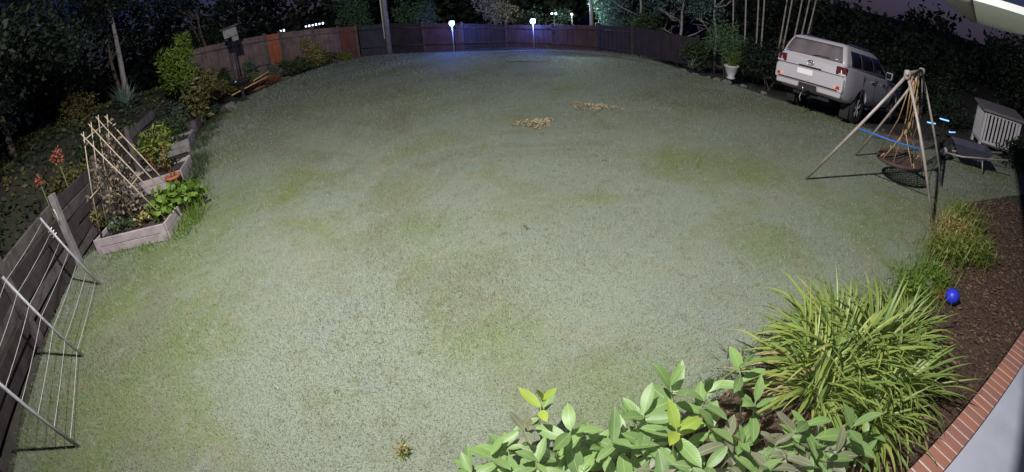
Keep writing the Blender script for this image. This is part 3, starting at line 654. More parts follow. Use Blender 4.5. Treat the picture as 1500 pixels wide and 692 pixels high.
# ------------------------------------------------------------------ parked car
def lin(xs, ys, x): return float(np.interp(x, xs, ys))
def build_car():
    t = thing('parked_car', 'white four-wheel-drive wagon parked at the lawn edge, tail towards the lawn', 'car', (7.98, 10.22, -.01)); t.rotation_euler = (0, R(7.5), R(27))
    ST = [-1.17, -1.12, -.95, -.6, 0, .7, 1.4, 2.2, 2.9, 3.4, 3.68, 3.80]
    HW = [.86, .94, .975, .985, .985, .985, .985, .98, .97, .95, .90, .80]
    ZB = [.66, .57, .50, .46, .44, .42, .42, .42, .44, .48, .54, .62]
    ZT = [1.26, 1.32, 1.33, 1.32, 1.30, 1.28, 1.26, 1.24, 1.19, 1.13, 1.05, .93]
    bm = bmesh.new(); rings = []
    for x, w, zb, zt in zip(ST, HW, ZB, ZT):
        half = [(w - .20, zb), (w - .07, zb + .05), (w - .015, zb + .16), (w, zb + .30), (w + .004, (zb + zt) / 2 + .08), (w - .012, zt - .2), (w - .045, zt - .05), (w - .11, zt), (w * .45, zt + .012)]
        ring = [(-y, z) for y, z in half] + [(y, z) for y, z in reversed(half)]
        rings.append([bm.verts.new((x, y, z)) for y, z in ring])
    n = len(rings[0])
    for i in range(len(rings) - 1):
        for k in range(n): bm.faces.new((rings[i][k], rings[i][(k + 1) % n], rings[i + 1][(k + 1) % n], rings[i + 1][k]))
    bm.faces.new(rings[0]); bm.faces.new(rings[-1][::-1])
    body = obj_from_bm('body', bm, 'car_paint', t, True)
    # wheel arches
    bm = bmesh.new()
    for x in (0, 2.85):
        for s in (-1, 1):
            prof = [(.46, .52), (.46, 1.3)] if s > 0 else [(.46, -1.3), (.46, -.52)]
            add_lathe(bm, prof, 28, (x, 0, .42), 'Y', True)
    cut = obj_from_bm('arch_cutter', bm, 'seam')
    md = body.modifiers.new('arch', 'BOOLEAN'); md.object = cut; md.operation = 'DIFFERENCE'; md.solver = 'EXACT'
    dg = bpy.context.evaluated_depsgraph_get(); dg.update()
    # cutter must share the car's frame while evaluated
    cut.parent = t; dg.update()
    me = bpy.data.meshes.new_from_object(body.evaluated_get(dg)); body.modifiers.clear(); body.data = me
    bpy.data.objects.remove(cut)
    for p in me.polygons: p.use_smooth = True
    try: me.set_sharp_from_angle(angle=R(35))
    except Exception: pass
    # cabin
    ZZ = [1.27, 1.41, 1.56, 1.70, 1.77, 1.815, 1.83]; XR = [-1.10, -1.07, -1.02, -.94, -.88, -.78, -.5]; XF = [2.25, 2.0, 1.72, 1.44, 1.28, 1.12, .8]; HY = [.90, .865, .82, .765, .735, .66, .45]
    bm = bmesh.new(); rings = []
    def outline(xr, xf, hw, rc):
        o = []
        for cx, cy, a0 in ((xf - rc, hw - rc, 0), (xr + rc, hw - rc, 90), (xr + rc, -hw + rc, 180), (xf - rc, -hw + rc, 270)):
            for k in range(5):
                a = R(a0 + k * 22.5); o.append((cx + rc * math.cos(a), cy + rc * math.sin(a)))
        return o
    for z, xr, xf, hw in zip(ZZ, XR, XF, HY): rings.append([bm.verts.new((x, y, z)) for x, y in outline(xr, xf, hw, .10)])
    n = len(rings[0])
    for i in range(len(rings) - 1):
        for k in range(n): bm.faces.new((rings[i][k], rings[i][(k + 1) % n], rings[i + 1][(k + 1) % n], rings[i + 1][k]))
    bm.faces.new(rings[-1]); bm.faces.new(rings[0][::-1])
    obj_from_bm('cabin', bm, 'car_paint', t, True)
    def grid(name, f, nu, nv, mt):
        v = [f(i / nu, j / nv) for j in range(nv + 1) for i in range(nu + 1)]
        fc = [(j * (nu + 1) + i, j * (nu + 1) + i + 1, (j + 1) * (nu + 1) + i + 1, (j + 1) * (nu + 1) + i) for j in range(nv) for i in range(nu)]
        o = mesh(name, v, fc, mt, t, True); sm = o.modifiers.new('thick', 'SOLIDIFY'); sm.thickness = .008; sm.offset = 0; return o
    def rearw(u, v):
        z = 1.365 + v * .37; w = lin(ZZ, HY, z) - .095; return (lin(ZZ, XR, z) - .008, w * (1 - 2 * u), z)
    grid('rear_window', rearw, 6, 5, 'car_glass_dusty')
    def frontw(u, v):
        z = 1.32 + v * .40; w = lin(ZZ, HY, z) - .09; return (lin(ZZ, XF, z) + .008, w * (2 * u - 1), z)
    grid('windscreen', frontw, 6, 5, 'car_glass')
    for s in (-1, 1):
        for (xa0, xa1, xb0, xb1) in ((-.74, -.70, -.08, -.08), (-.03, -.03, .82, .78), (.87, .83, 1.86, 1.36)):
            def sw(u, v, xa0=xa0, xa1=xa1, xb0=xb0, xb1=xb1):
                z = 1.345 + v * .355; xa = xa0 + (xa1 - xa0) * v; xb = xb0 + (xb1 - xb0) * v
                return (xa + (xb - xa) * u, s * (lin(ZZ, HY, z) + .007), z)
            grid('side_window', sw, 5, 4, 'car_glass')
    # tail
    box('tailgate_seam', (-1.168, 0, 1.075), (.02, 1.80, .018), 'seam', t)
    box('tailgate_handle', (-1.172, 0, 1.10), (.03, .62, .03), 'chrome', t, None, .006)
    box('bumper', (-1.14, 0, .865), (.16, 1.86, .36), 'car_paint', t, None, .05)
    box('lower_bumper', (-1.10, .58, .64), (.15, .62, .14), 'car_paint', t, None, .03); box('lower_bumper', (-1.10, -.58, .64), (.15, .62, .14), 'car_paint', t, None, .03)
    box('bumper_seam', (-1.205, 0, .735), (.05, 1.62, .03), 'seam', t); box('hitch_gap', (-1.13, 0, .64), (.10, .5, .19), 'seam', t, None, .01)  # darkness of the open hitch gap put into a near-black block
    for s in (-1, 1):
        l = box('tail_light', (-1.10, s * .80, 1.19), (.14, .27, .20), 'tail_lens', t, Matrix.Rotation(R(-s * 8), 4, 'Z'), .03)
        c = box('clear_lens', (-1.125, s * .84, 1.115), (.10, .19, .045), 'tail_clear', l, Matrix.Rotation(R(-s * 8), 4, 'Z'), .012)
        rf = box('reflector', (-1.22, s * .80, .80), (.02, .12, .07), 'reflector_red', t, None, .008)
        box('reflector_glint', (-1.226, s * .74, .805), (.02, .05, .06), 'reflector_orange_lit', rf, None, .008)  # orange glint of the reflector, painted by emission
        box('mud_flap', (-.46, s * .78, .27), (.02, .24, .32), 'black_plastic', t); box('mud_flap', (2.40, s * .82, .27), (.02, .26, .30), 'black_plastic', t)
        tube('roof_rail', [(-.55, s * .60, 1.82), (-.45, s * .60, 1.865), (.9, s * .60, 1.865), (1.0, s * .60, 1.80)], .018, 'chrome', t, 6)
        m = box('door_mirror', (1.72, s * 1.06, 1.36), (.12, .20, .20), 'car_paint', t, None, .03)
        box('mirror_glass', (1.655, s * 1.06, 1.36), (.01, .16, .15), 'car_glass', m)
        box('side_step', (1.4, s * .93, .40), (1.75, .16, .05), 'black_plastic', t, None, .01)
        for x in (.62, 1.55): box('door_handle', (x, s * .995, 1.09), (.20, .03, .035), 'chrome', t, None, .008)
        for x in (-.05, .86, 1.9): box('door_seam', (x, s * .985, .93), (.012, .016, .6), 'seam', t)
        box('head_light', (3.62, s * .72, .92), (.16, .34, .17), 'tail_clear', t, None, .03)
    box('number_plate', (-1.228, .10, .965), (.012, .42, .13), 'plate_white', t, None, .004)
    e = tube('emblem', [(-1.195, .085 * math.cos(a), 1.20 + .055 * math.sin(a)) for a in np.linspace(0, 6.2832, 17)], .008, 'chrome', t, 5)
    tube('emblem_ring', [(-1.195, .028 * math.cos(a), 1.20 + .05 * math.sin(a)) for a in np.linspace(0, 6.2832, 13)], .006, 'chrome', e, 5)
    tube('emblem_ring', [(-1.195, .062 * math.cos(a), 1.223 + .024 * math.sin(a)) for a in np.linspace(0, 6.2832, 13)], .006, 'chrome', e, 5)
    tube('rear_wiper', [(-1.115, .0, 1.39), (-1.105, -.16, 1.41), (-1.10, -.42, 1.415)], .011, 'black_plastic', t, 5)
    h = tube('tow_hitch', [(-1.05, 0, .50), (-1.32, 0, .48), (-1.38, 0, .50)], .035, 'black_plastic', t, 8)
    lathe('tow_ball', [(.02, .50), (.02, .55), (.034, .575), (.034, .60), (.015, .625)], 'chrome', h, 12, (-1.37, 0, 0))
    tube('safety_chain', [(-1.30, .06, .48), (-1.34, .07, .36), (-1.30, .05, .27)], .012, 'galvanised', h, 5)
    box('bull_bar', (3.86, 0, .72), (.10, 1.3, .26), 'black_plastic', t, None, .03)
    # underbody and axles
    box('underbody', (1.35, 0, .47), (4.5, 1.0, .16), 'black_plastic', t)
    for x in (0, 2.85): tube('axle', [(x, -.72, .39), (x, .72, .39)], .06, 'black_plastic', t, 8)
    R0 = .385
    for x in (0, 2.85):
        for s in (-1, 1):
            w = bpy.data.objects.new('wheel', None); link(w, t); w.location = (x, s * .83, R0); w.rotation_euler = (0, 0, 0)
            lathe('tyre', [(.24, -.11), (.33, -.135), (.37, -.125), (R0, -.09), (R0, .09), (.37, .125), (.33, .135), (.24, .11), (.24, -.11)], 'tyre', w, 36, axis='Y', cap=False)
            bm = bmesh.new(); add_lathe(bm, [(.245, -.10), (.245, .10), (.225, .10), (.215, s * .0), (.06, s * .03)], 28, axis='Y')
            for k in range(5):
                a = R(72 * k + 18)
                for da in (-.16, .16):
                    add_tube(bm, [(.05 * math.cos(a), s * .085, .05 * math.sin(a)), (.23 * math.cos(a + da), s * .095, .23 * math.sin(a + da))], [.028, .022], 6)
            add_lathe(bm, [(.065, s * .04), (.06, s * .11), (.0, s * .115)], 16, axis='Y')
            obj_from_bm('rim', bm, 'alloy', w, True)
    return t
build_car()

# ------------------------------------------------------------------ swing
def build_swing():
    o = Vector((6.4, 5.9, 0)); t = thing('nest_swing', 'steel A-frame swing with gold ropes and a round dark net seat', 'swing', o)
    f = [Vector((4.82, 6.36, 0)), Vector((6.17, 4.45, 0))]; bd = Vector((.816, .577, 0))
    a0 = Vector((5.70, 5.31, 2.07)); a1 = Vector((7.16, 6.32, 1.98))
    bk = [Vector((6.75, 7.35, 0)), Vector((7.95, 5.85, 0))]
    for p in f: tube('leg', [p - o - Vector((0, 0, .03)), a0 - o], .026, 'steel_tube', t, 10)
    for p in bk: tube('leg', [p - o - Vector((0, 0, .03)), a1 - o], .024, 'steel_tube', t, 10)
    tube('top_bar', [a0 - o - bd * .08 + Vector((0, 0, .02)), a1 - o + bd * .08 + Vector((0, 0, .02))], .03, 'steel_tube', t, 10)
    for a in (a0, a1): lathe('joint', [(.05, -.07), (.06, -.03), (.06, .05), (.035, .07)], 'steel_tube', t, 12, a - o)
    br = [f[i].lerp(a0, .52) - o for i in (0, 1)]; tube('brace', [br[0], (br[0] + br[1]) / 2 - Vector((0, 0, .02)), br[1]], .014, 'blue_rope', t, 8)
    sc = Vector((6.70, 6.02, .47)) - o; rs = .43
    seat = tube('seat_rim', [sc + Vector((rs * math.cos(a), rs * math.sin(a), .03 * math.cos(a + .5))) for a in np.linspace(0, 6.2832, 33)], .035, 'swing_net', t, 8)
    bm = bmesh.new()
    for k in range(-6, 7):
        q = k * .075; h = math.sqrt(max(0, (rs - .02) ** 2 - q * q))
        for ax in (0, 1):
            pts = []
            for i in range(7):
                s_ = -h + 2 * h * i / 6; x, y = (q, s_) if ax == 0 else (s_, q)
                pts.append(sc + Vector((x, y, .03 * (x * math.cos(.5) - y * math.sin(.5)) / rs - .06 * (1 - (x * x + y * y) / rs ** 2) + .004 * ax)))
            add_tube(bm, pts, .013, 5)
    n_ = obj_from_bm('seat_net', bm, 'swing_net', t, True); n_['kind'] = 'stuff'
    for k, u in enumerate((.42, .78)):
        hp = a0.lerp(a1, u) - o
        tube('hanger', [hp + Vector((0, 0, .03)), hp - Vector((0, 0, .10))], .022, 'galvanised', t, 6)
        kn = hp.lerp(sc, .52) + Vector((0, 0, .0)); kn.z = 1.02 + .05 * k
        for s_ in (-1, 1):
            side = Vector((-bd.y, bd.x, 0)) * .018 * s_
            tube('rope', [hp - Vector((0, 0, .08)) + side, (hp + kn) / 2 + side * 1.6, kn + side], .011, 'gold_rope', t, 6)
            d = (bd * (-1 if k == 0 else 1) * .75 + Vector((-bd.y, bd.x, 0)) * s_ * .66).normalized()
            e = sc + d * rs; tube('rope', [kn, kn.lerp(e, .5) + Vector((0, 0, -.01)), e], .011, 'gold_rope', t, 6)
            tube('rope_loop', [e + d * .05 + Vector((0, 0, .03)), e + Vector((0, 0, .09)), e - d * .05 + Vector((0, 0, .02))], .013, 'gold_rope', t, 6)
        lathe('knot', [(.0, -.07), (.03, -.05), (.04, 0), (.03, .05), (0, .07)], 'gold_rope', t, 10, kn, cap=False)
    for k, (u, a_) in enumerate(((.36, 2.2), (.5, 3.6), (.66, 5.3), (.85, .4))):
        hp = a0.lerp(a1, u) - o; e = sc + Vector((rs * math.cos(a_), rs * math.sin(a_), .0)); m_ = hp.lerp(e, .5) * .75 + Vector((sc.x, sc.y, 1.15)) * .25; m_.z = 1.2
        tube('rope', [hp, m_, e], .009, 'gold_rope', t, 6)
    # safety line of the far frame
    tube('guy_line', [a1 - o, (a1.lerp(bk[0], .2) - o) + Vector((.35, -.15, -.35)), bk[0].lerp(bk[1], .55) - o + Vector((0, 0, .4))], .007, 'steel_tube', t, 5)
build_swing()

# ------------------------------------------------------------------ things at the lawn's far right
t = thing('slatted_hutch', 'small white slatted hutch with a flat grey-brown roof beyond the swing', 'hutch', (12.75, 7.95, gz(12.75, 7.95)), R(-38))
for (cx, cy) in ((-.55, -.4), (.55, -.4), (-.55, .4), (.55, .4)): box('post', (cx, cy, .52), (.07, .07, 1.04), 'white_plastic', t)
for k in range(9): box('slat', (-.46 + k * .115, -.42, .60), (.06, .02, .72), 'white_plastic', t)
for k in range(6): box('slat', (-.57, -.3 + k * .12, .60), (.02, .06, .72), 'white_plastic', t)
for (c, s_) in (((0, -.42, .98), (1.1, .03, .06)), ((0, -.42, .22), (1.1, .03, .06)), ((-.57, 0, .98), (.03, .84, .06)), ((-.57, 0, .22), (.03, .84, .06))): box('rail', c, s_, 'white_plastic', t)
box('roof', (0, 0, 1.09), (1.36, 1.1, .06), 'gutter_brown', t, Matrix.Rotation(R(4), 4, 'X'), .01); box('floor', (0, 0, .16), (1.1, .8, .05), 'old_timber', t)
for k, (x, y, z, lb) in enumerate([(10.45, 8.15, .60, 'blue solar stake light beside the hutch, tallest of three'), (10.25, 8.4, .42, 'blue solar stake light between the swing and the hutch'), (10.5, 7.85, .40, 'short blue solar stake light in front of the hutch')]):
    g = gz(x, y); t = thing('solar_light', lb, 'light', (x, y, g), 0, 'blue solar stake lights')
    tube('stake', [(0, 0, 0), (0, 0, z)], .010, 'black_plastic', t, 6); box('light_bar', (0, 0, z + .03), (.26, .05, .035), 'lamp_blue', t, Matrix.Rotation(R(-35 + 20 * k), 4, 'Z'), .01); box('cap', (0, 0, z + .06), (.28, .07, .02), 'black_plastic', t, Matrix.Rotation(R(-35 + 20 * k), 4, 'Z'))
t = thing('timber_sleeper', 'pale timber sleeper lying on the ground behind the swing seat', 'sleeper', (9.3, 8.0, 0)); 
box('beam', (0, 0, .07), (2.4, .12, .12), 'old_timber', t, Matrix.Rotation(R(-22), 4, 'Z'), .01)
for k in range(2): box('stake', (-.8 + 1.6 * k, .16 - .64 * k + .24, .1), (.05, .05, .24), 'old_timber', t)
t = thing('wheelbarrow', 'dark wheelbarrow parked beyond the far leg of the swing', 'wheelbarrow', (9.9, 6.75, 0), R(140))
bm = bmesh.new()
b0 = [(-.3, -.2, .25), (.3, -.16, .25), (.3, .16, .25), (-.3, .2, .25)]; b1 = [(-.5, -.32, .52), (.48, -.28, .50), (.48, .28, .50), (-.5, .32, .52)]
vs = [bm.verts.new(p) for p in b0 + b1]; bm.faces.new(vs[:4][::-1])
for i in range(4): bm.faces.new((vs[i], vs[(i + 1) % 4], vs[4 + (i + 1) % 4], vs[4 + i]))
tr = obj_from_bm('tray', bm, 'paling_blue', t); sm = tr.modifiers.new('thick', 'SOLIDIFY'); sm.thickness = .012
for s_ in (-1, 1):
    tube('handle', [(.62, s_ * .08, .19), (.2, s_ * .2, .24), (-.9, s_ * .28, .5)], .02, 'steel_tube', t, 7); tube('leg', [(-.3, s_ * .23, .3), (-.38, s_ * .25, 0)], .016, 'steel_tube', t, 6)
w = bpy.data.objects.new('wheel', None); link(w, t); w.location = (.62, 0, .19)
lathe('tyre', [(.11, -.04), (.17, -.045), (.19, -.02), (.19, .02), (.17, .045), (.11, .04), (.11, -.04)], 'tyre', w, 20, axis='Y', cap=False); lathe('rim', [(.11, -.03), (.03, -.05), (.03, .05), (.11, .03)], 'alloy', w, 16, axis='Y')

# white pot, small agave, stones on the right lawn edge
t = thing('white_pot', 'white footed plant pot with strappy plant beside the bushes', 'pot', (6.98, 13.75, 0)); t.scale = (.82, .82, .9)
lathe('pot_body', [(.0, .0), (.15, .0), (.17, .05), (.12, .10), (.2, .22), (.27, .42), (.30, .44), (.30, .48), (.25, .48), (.23, .40), (0, .40)], 'white_plastic', t, 24, cap=False)
blade_fan('foliage', (0, 0, .40), 60, .85, .045, 'fol_yellow', t, 170, (.05, .9), .06, .9, 4)
t = thing('edge_agave', 'pale spiky agave on the lawn edge left of the white pot', 'agave', (6.25, 15.2, 0)); blade_fan('leaves', (0, 0, .02), 26, .55, .05, 'fol_pale', t, 171, (.2, 1.4), .04, .3, 3)
def stone(label, x, y, s, seed, mt='rock', z=None, group='edging stones beside the right bushes'):
    r = random.Random(seed); bm = bmesh.new(); bmesh.ops.create_icosphere(bm, subdivisions=2, radius=1)
    for v in bm.verts: v.co = Vector((v.co.x * s * 1.3, v.co.y * s, v.co.z * s * .6)) * (1 + .28 * math.sin(v.co.x * 3 + seed) * math.cos(v.co.y * 4 + seed * 2) + r.uniform(-.08, .08))
    o = obj_from_bm('stone', bm, mt); o.location = (x, y, (gz(x, y) if z is None else z) + s * .3); o.rotation_euler = (0, 0, r.uniform(0, 6)); tag(o, label, 'stone', group)
for k, (x, y, s) in enumerate([(5.95, 15.3, .14), (6.2, 14.75, .1), (6.45, 14.3, .09), (6.6, 13.95, .12), (6.75, 13.55, .13), (6.7, 14.1, .08), (7.2, 13.3, .09), (7.35, 12.3, .08)]):
    stone('small pale edging stone on the lawn edge beside the bushes and white pot', x, y, s, 200 + k)

# left garden beyond the planters
t = thing('letterbox', 'grey box-shaped letterbox with a sloped roof on a dark post in the left garden', 'letterbox', (-10.15, 17.7, gz(-10.15, 17.7)))
zt = 2.62 - gz(-10.15, 17.7)
tube('post', [(0, 0, 0), (.02, 0, zt - .2)], .03, 'black_plastic', t, 8); box('case', (0, 0, zt), (.55, .4, .34), 'grey_timber', t, Matrix.Rotation(R(25), 4, 'Z') @ Matrix.Rotation(R(-6), 4, 'Y'), .02)
box('roof', (0, 0, zt + .22), (.75, .55, .05), 'old_timber', t, Matrix.Rotation(R(25), 4, 'Z') @ Matrix.Rotation(R(-8), 4, 'Y'), .01); box('bracket', (.16, .05, zt - .26), (.26, .18, .2), 'grey_timber', t, Matrix.Rotation(R(25), 4, 'Z'), .02)
x, y = -9.55, 16.7; g = gz(x, y); t = thing('bird_bath', 'dark bowl-shaped bird bath with a pale rim in the left garden', 'bird bath', (x, y, g))
lathe('pedestal', [(.2, 0), (.16, .06), (.08, .14), (.07, .5), (.14, .62)], 'paling_dark', t, 18); lathe('bowl', [(.12, .60), (.36, .70), (.44, .80), (.47, .82), (.45, .84), (.40, .80), (.3, .74), (0, .72)], 'paling_dark', t, 24, cap=False)
lathe('water', [(.0, .765), (.34, .768)], 'car_glass', t, 20, cap=False); tube('spout', [(0, -.30, .80), (.0, -.36, .86), (0, -.42, .80)], .03, 'white_pipe', t, 6)
t = thing('timber_lengths', 'two pale yellow timber lengths leaning across the left garden edge', 'timber', (-9.6, 17.1, gz(-9.6, 17.1)))
tube('length', [(-.35, -.6, .35), (.75, .6, .62)], .035, 'yellow_timber', t, 4); tube('length', [(.1, .1, .55), (.7, .8, .78)], .03, 'yellow_timber', t, 4)
stone('pale grey rock lying beside the yellow timber lengths', -9.85, 16.0, .2, 230, group=None); stone('dark flat rock at the lawn edge below the bird bath', -9.75, 15.3, .22, 231, 'old_timber', group=None)
for k, (x, y, L, an) in enumerate([(-9.75, 18.4, 1.3, 1.1), (-9.3, 19.6, 1.1, .95), (-9.9, 15.9, 1.2, 1.5)]):
    o = tube('garden_log', [(-L / 2, 0, .07), (0, .04, .08), (L / 2, 0, .07)], [.07, .08, .06], 'log', None, 8); o.location = (x, y, gz(x, y) + .02); o.rotation_euler = (0, 0, an); tag(o, ['brown log edging the bed under the yellow-brown ground plants', 'brown log edging the bed near the fence end', 'weathered log lying below the bird bath'][k], 'log')
for k, (x, y, w_, h, fm, lb) in enumerate([(-10.6, 19.4, .45, 1.15, 'fol_pale', 'grey-green upright shrub before the orange fence panel'), (-8.35, 21.6, .55, 1.45, 'fol_gold', 'yellow-flowering shrub before the red fence panel'), (-9.6, 20.0, .5, .8, 'fol_pale', 'whitish twiggy shrub between the orange panel and the yellow shrub'),
        (-10.6, 18.7, .9, .65, 'fol_olive', 'low olive ground plant beside the yellow timber lengths'), (-9.85, 19.2, .85, .5, 'fol_orange', 'rusty orange ground plant at the garden edge'), (-9.0, 20.9, .8, .75, 'fol_mid', 'dark green mound before the brown fence'), (-8.2, 22.2, .7, .55, 'fol_olive', 'low olive plant at the foot of the yellow shrub'), (-11.2, 17.2, .7, .9, 'fol_olive', 'olive shrub behind the bird bath'), (-7.2, 22.9, .35, .45, 'fol_yellow', 'small yellow-green plant at the fence end'), (-10.9, 15.6, .6, .7, 'fol_mid', 'green shrub between the khaki bush and the bird bath')]):
    bush(lb, x, y, w_, h, fm, 240 + k, .12, .05, 260, .05, 'shrubs of the left garden', 'garden_shrub')
for k, (x, y, w_, h, fm, lb) in enumerate([(-12.2, 16.2, .8, 1.2, 'fol_mid', 'tangled green shrub before the brown fence left of the letterbox'), (-12.3, 16.9, .7, .9, 'fol_olive', 'tangled olive shrub at the foot of the brown fence'), (-11.5, 18.6, .5, .9, 'fol_mid', 'green shrub at the brown fence behind the yellow timber lengths'), (-9.2, 21.9, .4, .9, 'fol_mid', 'narrow dark green shrub between the orange and red panels'), (-11.1, 14.5, .6, .8, 'fol_dark', 'dark shrub behind the lime feathery shrub'), (-9.5, 12.0, .5, .75, 'fol_mid', 'weedy shrub between the last two planter boxes'), (-10.3, 11.0, .55, .8, 'fol_green', 'green shrub above the weathered planter'), (-9.1, 8.6, .5, .7, 'fol_mid', 'leafy weed shrub behind the grey planter box'), (-8.1, 6.6, .35, .5, 'fol_olive', 'low olive weed behind the cane trellis'), (-10.0, 14.9, .45, .5, 'fol_mid', 'low green shrub at the lawn edge by the khaki bush')]):
    bush(lb, x, y, w_, h, fm, 260 + k, .11, .04, 300, .03, 'weedy shrubs of the left bank', 'weedy_shrub')
for k, (x, y, z, n_, lb, m_) in enumerate([(-10.1, 22.6, 2.0, 2, 'pair of small pale blue lights above the brown fence', 'lamp_white'), (-8.75, 23.5, 1.93, 6, 'row of small violet-white lights above the yellow shrub', 'lamp_white'), (2.55, 22.2, 1.28, 2, 'two small white lights above the far fence left of the thin pole', 'lamp_white'), (3.3, 21.9, 1.25, 1, 'single white lantern above the far fence beside the thin pole', 'lamp_white')]):
    t = thing('garden_light', lb, 'light', (x, y, gz(x, y))); h = z - gz(x, y)
    tube('stake', [(0, 0, 0), (0, 0, h - .02)], .014, 'black_plastic', t, 6); tube('crossbar', [(-.1 * n_, 0, h - .04), (.1 * n_, 0, h - .04)], .012, 'black_plastic', t, 5)
    if k == 3:
        l = lamp('lantern_light', 'POINT', (0, 0, 0), None, 420, (0.75, 1.0, 0.92), shadow_soft_size=.08); l.parent = t; l.location = (.15, -.2, h + .25)
    for q in range(n_): box('bulb', ((q - (n_ - 1) / 2) * .18, 0, h + .02), (.09, .05, .08 + .03 * (q % 2)), m_, t, None, .02)

# pale strips added for the border line and faint grass lines of the far lawn
def strip(name, label, pts, w):
    P = np.array(pts, float); n = len(P); V = []
    for i in range(n):
        d = P[min(i + 1, n - 1)] - P[max(i - 1, 0)]; d /= np.linalg.norm(d); nn = np.array([-d[1], d[0]]) * w / 2 * (1 + .3 * math.sin(i * 2.1))
        for s_ in (1, -1): V += [(*(P[i] + nn * s_), .02), ]
        for s_ in (1, -1): V += [(*(P[i] + nn * s_), .055), ]
    F = []
    for i in range(n - 1):
        a = i * 4; b = a + 4; F += [(a + 2, a + 3, b + 3, b + 2), (a, a + 2, b + 2, b), (a + 3, a + 1, b + 1, b + 3)]
    F += [(0, 1, 3, 2), (4 * n - 4, 4 * n - 2, 4 * n - 1, 4 * n - 3)]
    o = mesh(name, V, F, 'edging_pale'); tag(o, label, 'edging')
strip('pale_lawn_strip', 'long pale border strip curving across the far end of the lawn', [(-.1, 19.85), (.9, 19.65), (1.9, 19.35), (2.9, 18.8), (3.8, 18.05), (4.7, 17.0), (5.4, 15.8)], .06)
strip('pale_lawn_strip', 'short pale strip for a faint grass line nearer on the far lawn', [(.3, 17.65), (1.0, 17.4), (1.7, 17.1)], .05)

# leaf litter heaps and small dark specks on the lawn
def litter(label, x, y, rx, ry, n, an, seed):
    r = np.random.default_rng(seed); a = r.uniform(0, 6.283, n); q = np.sqrt(r.uniform(0, 1, n)) * (1 + .35 * np.sin(a * 3 + seed)); px = q * np.cos(a) * rx; py = q * np.sin(a) * ry
    P = np.stack([x + px * math.cos(an) - py * math.sin(an), y + px * math.sin(an) + py * math.cos(an), .02 + r.uniform(0, .05, n) * (1 - q * .5)], 1)
    d, s_, nn = rotmats(n, r, 1.1, 2.0); l = r.uniform(.03, .075, n)[:, None]
    V = np.stack([P, P + d * l * .5 + s_ * l * .25, P + d * l, P + d * l * .5 - s_ * l * .25], 1)
    o = bulk('leaf_litter', V, 4, 'straw_leaf', None, r.uniform(0, 1, n)); o['kind'] = 'stuff'; tag(o, label, 'leaf litter')
litter('scattered heap of straw-coloured leaves on the lawn, the compact one', .65, 9.7, .38, .26, 420, .1, 301)
litter('elongated scatter of straw-coloured leaves on the lawn', 2.05, 10.75, .58, .28, 480, -.5, 302)
for k, (x, y, s_) in enumerate([(.17, 5.35, .022), (-.9, 3.2, .012), (1.6, 7.4, .02), (3.1, 7.0, .022), (-1.6, 2.75, .012), (.72, 9.0, .02)]):
    r = random.Random(k); o = tube('twig', [(-s_ * 2, 0, .025), (0, s_, .035), (s_ * 2.4, -s_ * .4, .03)], s_ * .35, 'bark', None, 5); o.location = (x, y, 0); o.rotation_euler = (0, 0, r.uniform(0, 6)); tag(o, 'tiny dark twig lying on the open lawn', 'twig', 'twigs on the lawn')
t = thing('dandelion', 'small yellow weed flower in the short grass', 'flower', (-.92, 2.12, 0)); blade_fan('leaves', (0, 0, .005), 12, .09, .02, 'fol_yellow', t, 303, (.7, 1.4), .02, .3, 3); leaf_cloud('flower_head', [(0, 0, .06, .05, .05, .02, 40)], .04, .02, 'fol_gold', t, 304)

# ------------------------------------------------------------------ front garden bed
n = 26000; xx = rng.uniform(-1.2, 9.5, n); yy = rng.uniform(.3, 5.3, n); k = inside(BED, xx, yy); xx = xx[k]; yy = yy[k]; n = len(xx)
d, s_, nn = rotmats(n, rng, 1.2, 1.9); l = rng.uniform(.02, .06, n)[:, None]; P = np.stack([xx, yy, rng.uniform(.01, .03, n)], 1)
V = np.stack([P - s_ * l * .2, P + s_ * l * .2, P + d * l + s_ * l * .15, P + d * l - s_ * l * .15], 1)
o = bulk('mulch_chips', V, 4, 'mulch_chip', None, rng.uniform(0, 1, n)); o['kind'] = 'stuff'; tag(o, 'loose brown bark mulch chips covering the front garden bed', 'mulch')

def leaf_mesh(name, w, curve, fold, nu=7, wavy=0.0, seed=0):
    """a leaf of length 1 along +x, midrib folded, curving down; shared by many objects."""
    V = []; F = []
    for i in range(nu + 1):
        f = i / nu; hw = w / 2 * (math.sin(math.pi * min(1, f * .94 + .05)) ** .8) if i < nu else .0015
        if i == 0: hw = w * .06
        a = curve * f; x = math.sin(a) / curve if abs(curve) > 1e-3 else f; z = -(1 - math.cos(a)) / curve if abs(curve) > 1e-3 else 0
        wv = wavy * math.sin(f * 9 + seed)
        V += [(x, hw, z + fold * hw + wv * hw), (x, 0, z), (x, -hw, z + fold * hw - wv * hw)]
    for i in range(nu):
        a = i * 3; F += [(a, a + 1, a + 4, a + 3), (a + 1, a + 2, a + 5, a + 4)]
    me = bpy.data.meshes.new(name); me.from_pydata(V, [], F); me.update(); me.polygons.foreach_set('use_smooth', [True] * len(me.polygons)); return me
def strap_mesh(name, w, curve, nu=9):
    V = []; F = []; x = z = 0.0; a = 0.0
    for i in range(nu + 1):
        f = i / nu; hw = w / 2 * (1 - f ** 3.2) * (.55 + .45 * min(1, f * 4)) + .0008
        V += [(x, hw, z + hw * .45), (x, 0, z), (x, -hw, z + hw * .45)]
        a = curve * (f ** 1.4); x += math.cos(a) / nu; z -= math.sin(a) / nu
    for i in range(nu):
        q = i * 3; F += [(q, q + 1, q + 4, q + 3), (q + 1, q + 2, q + 5, q + 4)]
    me = bpy.data.meshes.new(name); me.from_pydata(V, [], F); me.update(); me.polygons.foreach_set('use_smooth', [True] * len(me.polygons)); return me
